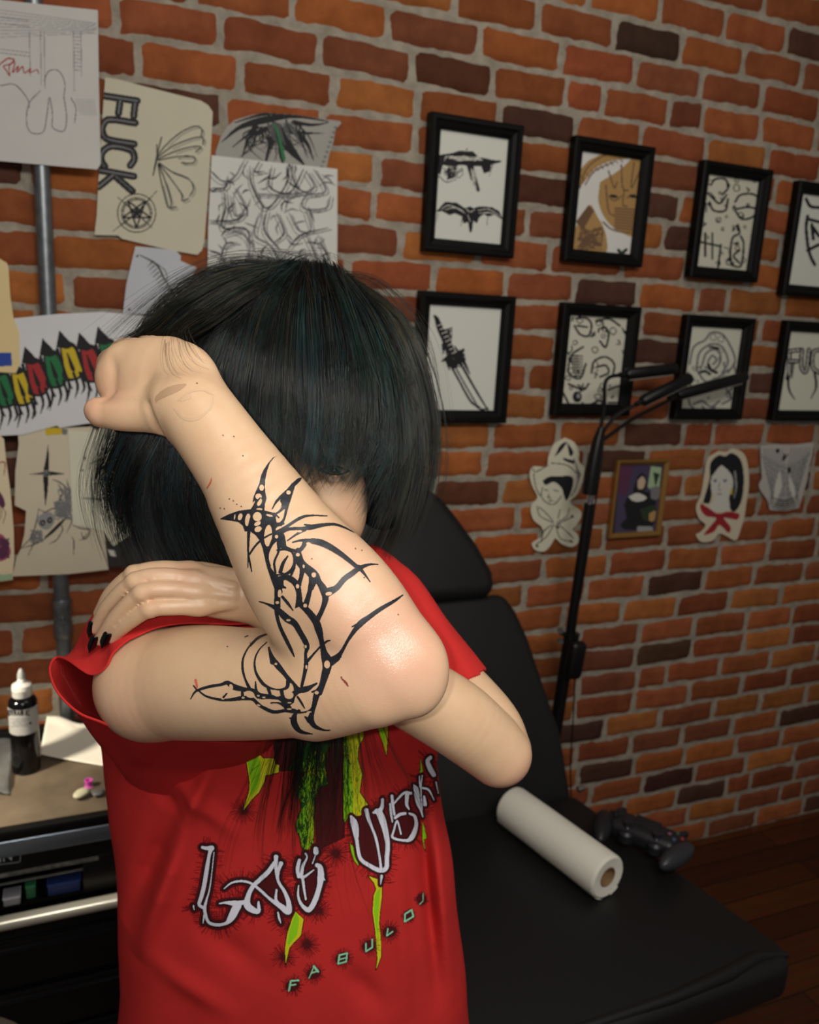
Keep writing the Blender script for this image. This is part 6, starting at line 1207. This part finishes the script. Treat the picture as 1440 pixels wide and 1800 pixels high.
strands([bangs[-1], [(598, 496, .872), (678, 570, .835), (718, 700, .835), (716, 820, .830), (682, 925, .825)], [(612, 498, .885), (700, 575, .865), (736, 690, .87), (732, 820, .87), (676, 965, .88)], [(590, 490, .90), (690, 570, .90), (728, 700, .905), (722, 840, .91), (660, 985, .93)]], 2000, jit=9, tipj=20, colors=(0, 1, 1, 0, 3))
strands([[(505, 466, .87), (400, 482, .835), (310, 530, .79), (255, 585, .72), (200, 612, .672)], [(512, 468, .87), (415, 500, .815), (330, 550, .77), (275, 590, .71), (240, 600, .665)], [(518, 470, .87), (440, 520, .80), (370, 570, .765), (320, 598, .71), (300, 606, .665)]], 900, jit=6, tipj=9, colors=(0, 0, 3, 1))
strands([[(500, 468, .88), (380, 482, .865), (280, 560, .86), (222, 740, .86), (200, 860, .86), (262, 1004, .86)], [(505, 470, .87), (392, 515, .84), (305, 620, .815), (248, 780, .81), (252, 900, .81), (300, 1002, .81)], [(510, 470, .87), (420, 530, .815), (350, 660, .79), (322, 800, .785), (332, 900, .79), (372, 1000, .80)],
         [(515, 470, .87), (440, 560, .805), (390, 700, .785), (370, 820, .785), (375, 920, .79), (420, 1010, .80)]], 3000, jit=11, tipj=26, colors=(0, 0, 0, 2, 1), lens=(.80, 1.03))
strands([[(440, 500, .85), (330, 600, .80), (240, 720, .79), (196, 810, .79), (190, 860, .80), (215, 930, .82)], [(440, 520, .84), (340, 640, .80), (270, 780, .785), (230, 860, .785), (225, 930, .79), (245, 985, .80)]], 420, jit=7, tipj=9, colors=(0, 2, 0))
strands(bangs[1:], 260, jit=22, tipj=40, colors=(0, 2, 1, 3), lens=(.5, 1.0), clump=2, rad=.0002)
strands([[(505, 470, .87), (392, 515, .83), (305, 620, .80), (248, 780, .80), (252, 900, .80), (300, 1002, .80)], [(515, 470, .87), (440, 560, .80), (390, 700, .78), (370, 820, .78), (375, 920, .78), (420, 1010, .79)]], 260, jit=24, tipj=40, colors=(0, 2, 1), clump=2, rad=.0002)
strands([[(505, 1130, .775), (500, 1290, .792), (488, 1380, .802), (482, 1470, .812), (490, 1570, .825)], [(548, 1130, .770), (540, 1290, .785), (528, 1380, .797), (520, 1440, .806), (520, 1520, .818)], [(592, 1130, .770), (580, 1290, .785), (572, 1370, .796), (560, 1430, .806), (552, 1500, .818)]], 230, jit=8, tipj=14, colors=(0, 0, 1), lens=(.6, .98), rad=.0002)
strands([[(500, 1150, .775), (492, 1300, .795), (478, 1400, .808), (470, 1480, .82), (480, 1600, .835)], [(600, 1150, .775), (612, 1300, .792), (610, 1420, .806), (590, 1540, .822), (600, 1640, .838)], [(640, 1150, .775), (650, 1300, .792), (690, 1400, .803), (700, 1500, .815), (640, 1640, .838)]], 130, jit=10, tipj=40, colors=(0, 3), lens=(.6, 1.0), rad=.00016, clump=3)
strands([[(470, 462, .87), (380, 462, .84), (290, 500, .80), (220, 560, .73), (165, 600, .68)], [(560, 462, .88), (640, 468, .88), (715, 540, .88), (755, 660, .87), (742, 800, .86)]], 0)
strands([[(520, 462, .87), (420, 446, .85), (320, 480, .82), (230, 550, .76), (170, 606, .70)], [(500, 466, .87), (420, 462, .85), (330, 500, .82), (250, 560, .76), (210, 604, .68)]], 70, jit=6, tipj=14, colors=(0, 3), rad=.00013, clump=2)
strands([[(580, 478, .88), (660, 490, .88), (735, 570, .88), (758, 690, .87), (748, 820, .86)], [(590, 480, .88), (680, 520, .88), (732, 620, .88), (742, 720, .87), (735, 850, .87)]], 70, jit=6, tipj=14, colors=(0, 3), rad=.00013, clump=2)
strands([[(400, 520, .80), (300, 570, .70), (285, 620, .60), (295, 660, .598), (320, 672, .597)], [(430, 540, .80), (350, 580, .70), (350, 600, .61), (365, 620, .60), (383, 640, .61)]], 26, jit=4, tipj=16, colors=(3, 0), rad=.00012, clump=2)
strands([[(470, 456, .88), (440, 440, .87), (480, 438, .86), (520, 446, .86), (570, 470, .87)], [(520, 458, .88), (540, 450, .88), (560, 452, .87), (590, 462, .87), (620, 490, .87)]], 60, jit=6, tipj=10, colors=(0, 3), rad=.00012, clump=2)
V = np.concatenate(HV); F = np.concatenate(HF); me = mesh_np(V - O, F, 'hair_strands')
for m in M_hair: me.materials.append(m)
me.polygons.foreach_set('material_index', np.concatenate(HM).astype(np.int32)); link('hair_strands', me, hair)

# ---------------------------------------------------------------- trousers and shoes (below the frame)
M_jean = mat('black_denim', (26, 26, 30), .85, noise=.2, nscale=30); hip = P(512, 1900, 1.0)
mb = MB(); hx, hy, hz_ = hip
for s in (-1, 1):
    x = hx + s * .085; mb.tube(catmull([(hx + s * .06, hy, hz_ + .05), (x, hy - .005, hz_ - .1), (x + s * .01, hy - .01, .5), (x + s * .012, hy, .28), (x + s * .014, hy + .01, .09)], 5), list(np.interp(np.linspace(0, 1, 21), [0, .3, .6, 1], [.10, .092, .068, .058])), n=24)
mb.tube([(hx, hy, hz_ - .05), (hx, hy, hz_ + .02), (hx, hy, hz_ + .12)], [.12, .145, .135], n=28, flat=.7); mb.build('trousers', M_jean, person)
for s in (-1, 1):
    x = hx + s * .1; mb = MB(); b = bmesh.new(); bmesh.ops.create_uvsphere(b, u_segments=24, v_segments=14, radius=1)
    for v in b.verts: v.co.z = max(v.co.z, -.55)
    mb.bm(b, 0, Matrix.Translation((x, hy - .045, .05)) @ Matrix.Diagonal((.048, .13, .065, 1))); mb.box((x, hy - .045, .012), (.092, .25, .024), 1, bev=.01); mb.build('shoe', [mat('shoe_black', (20, 20, 22), .6), mat('shoe_sole', (200, 198, 190), .6)], person)
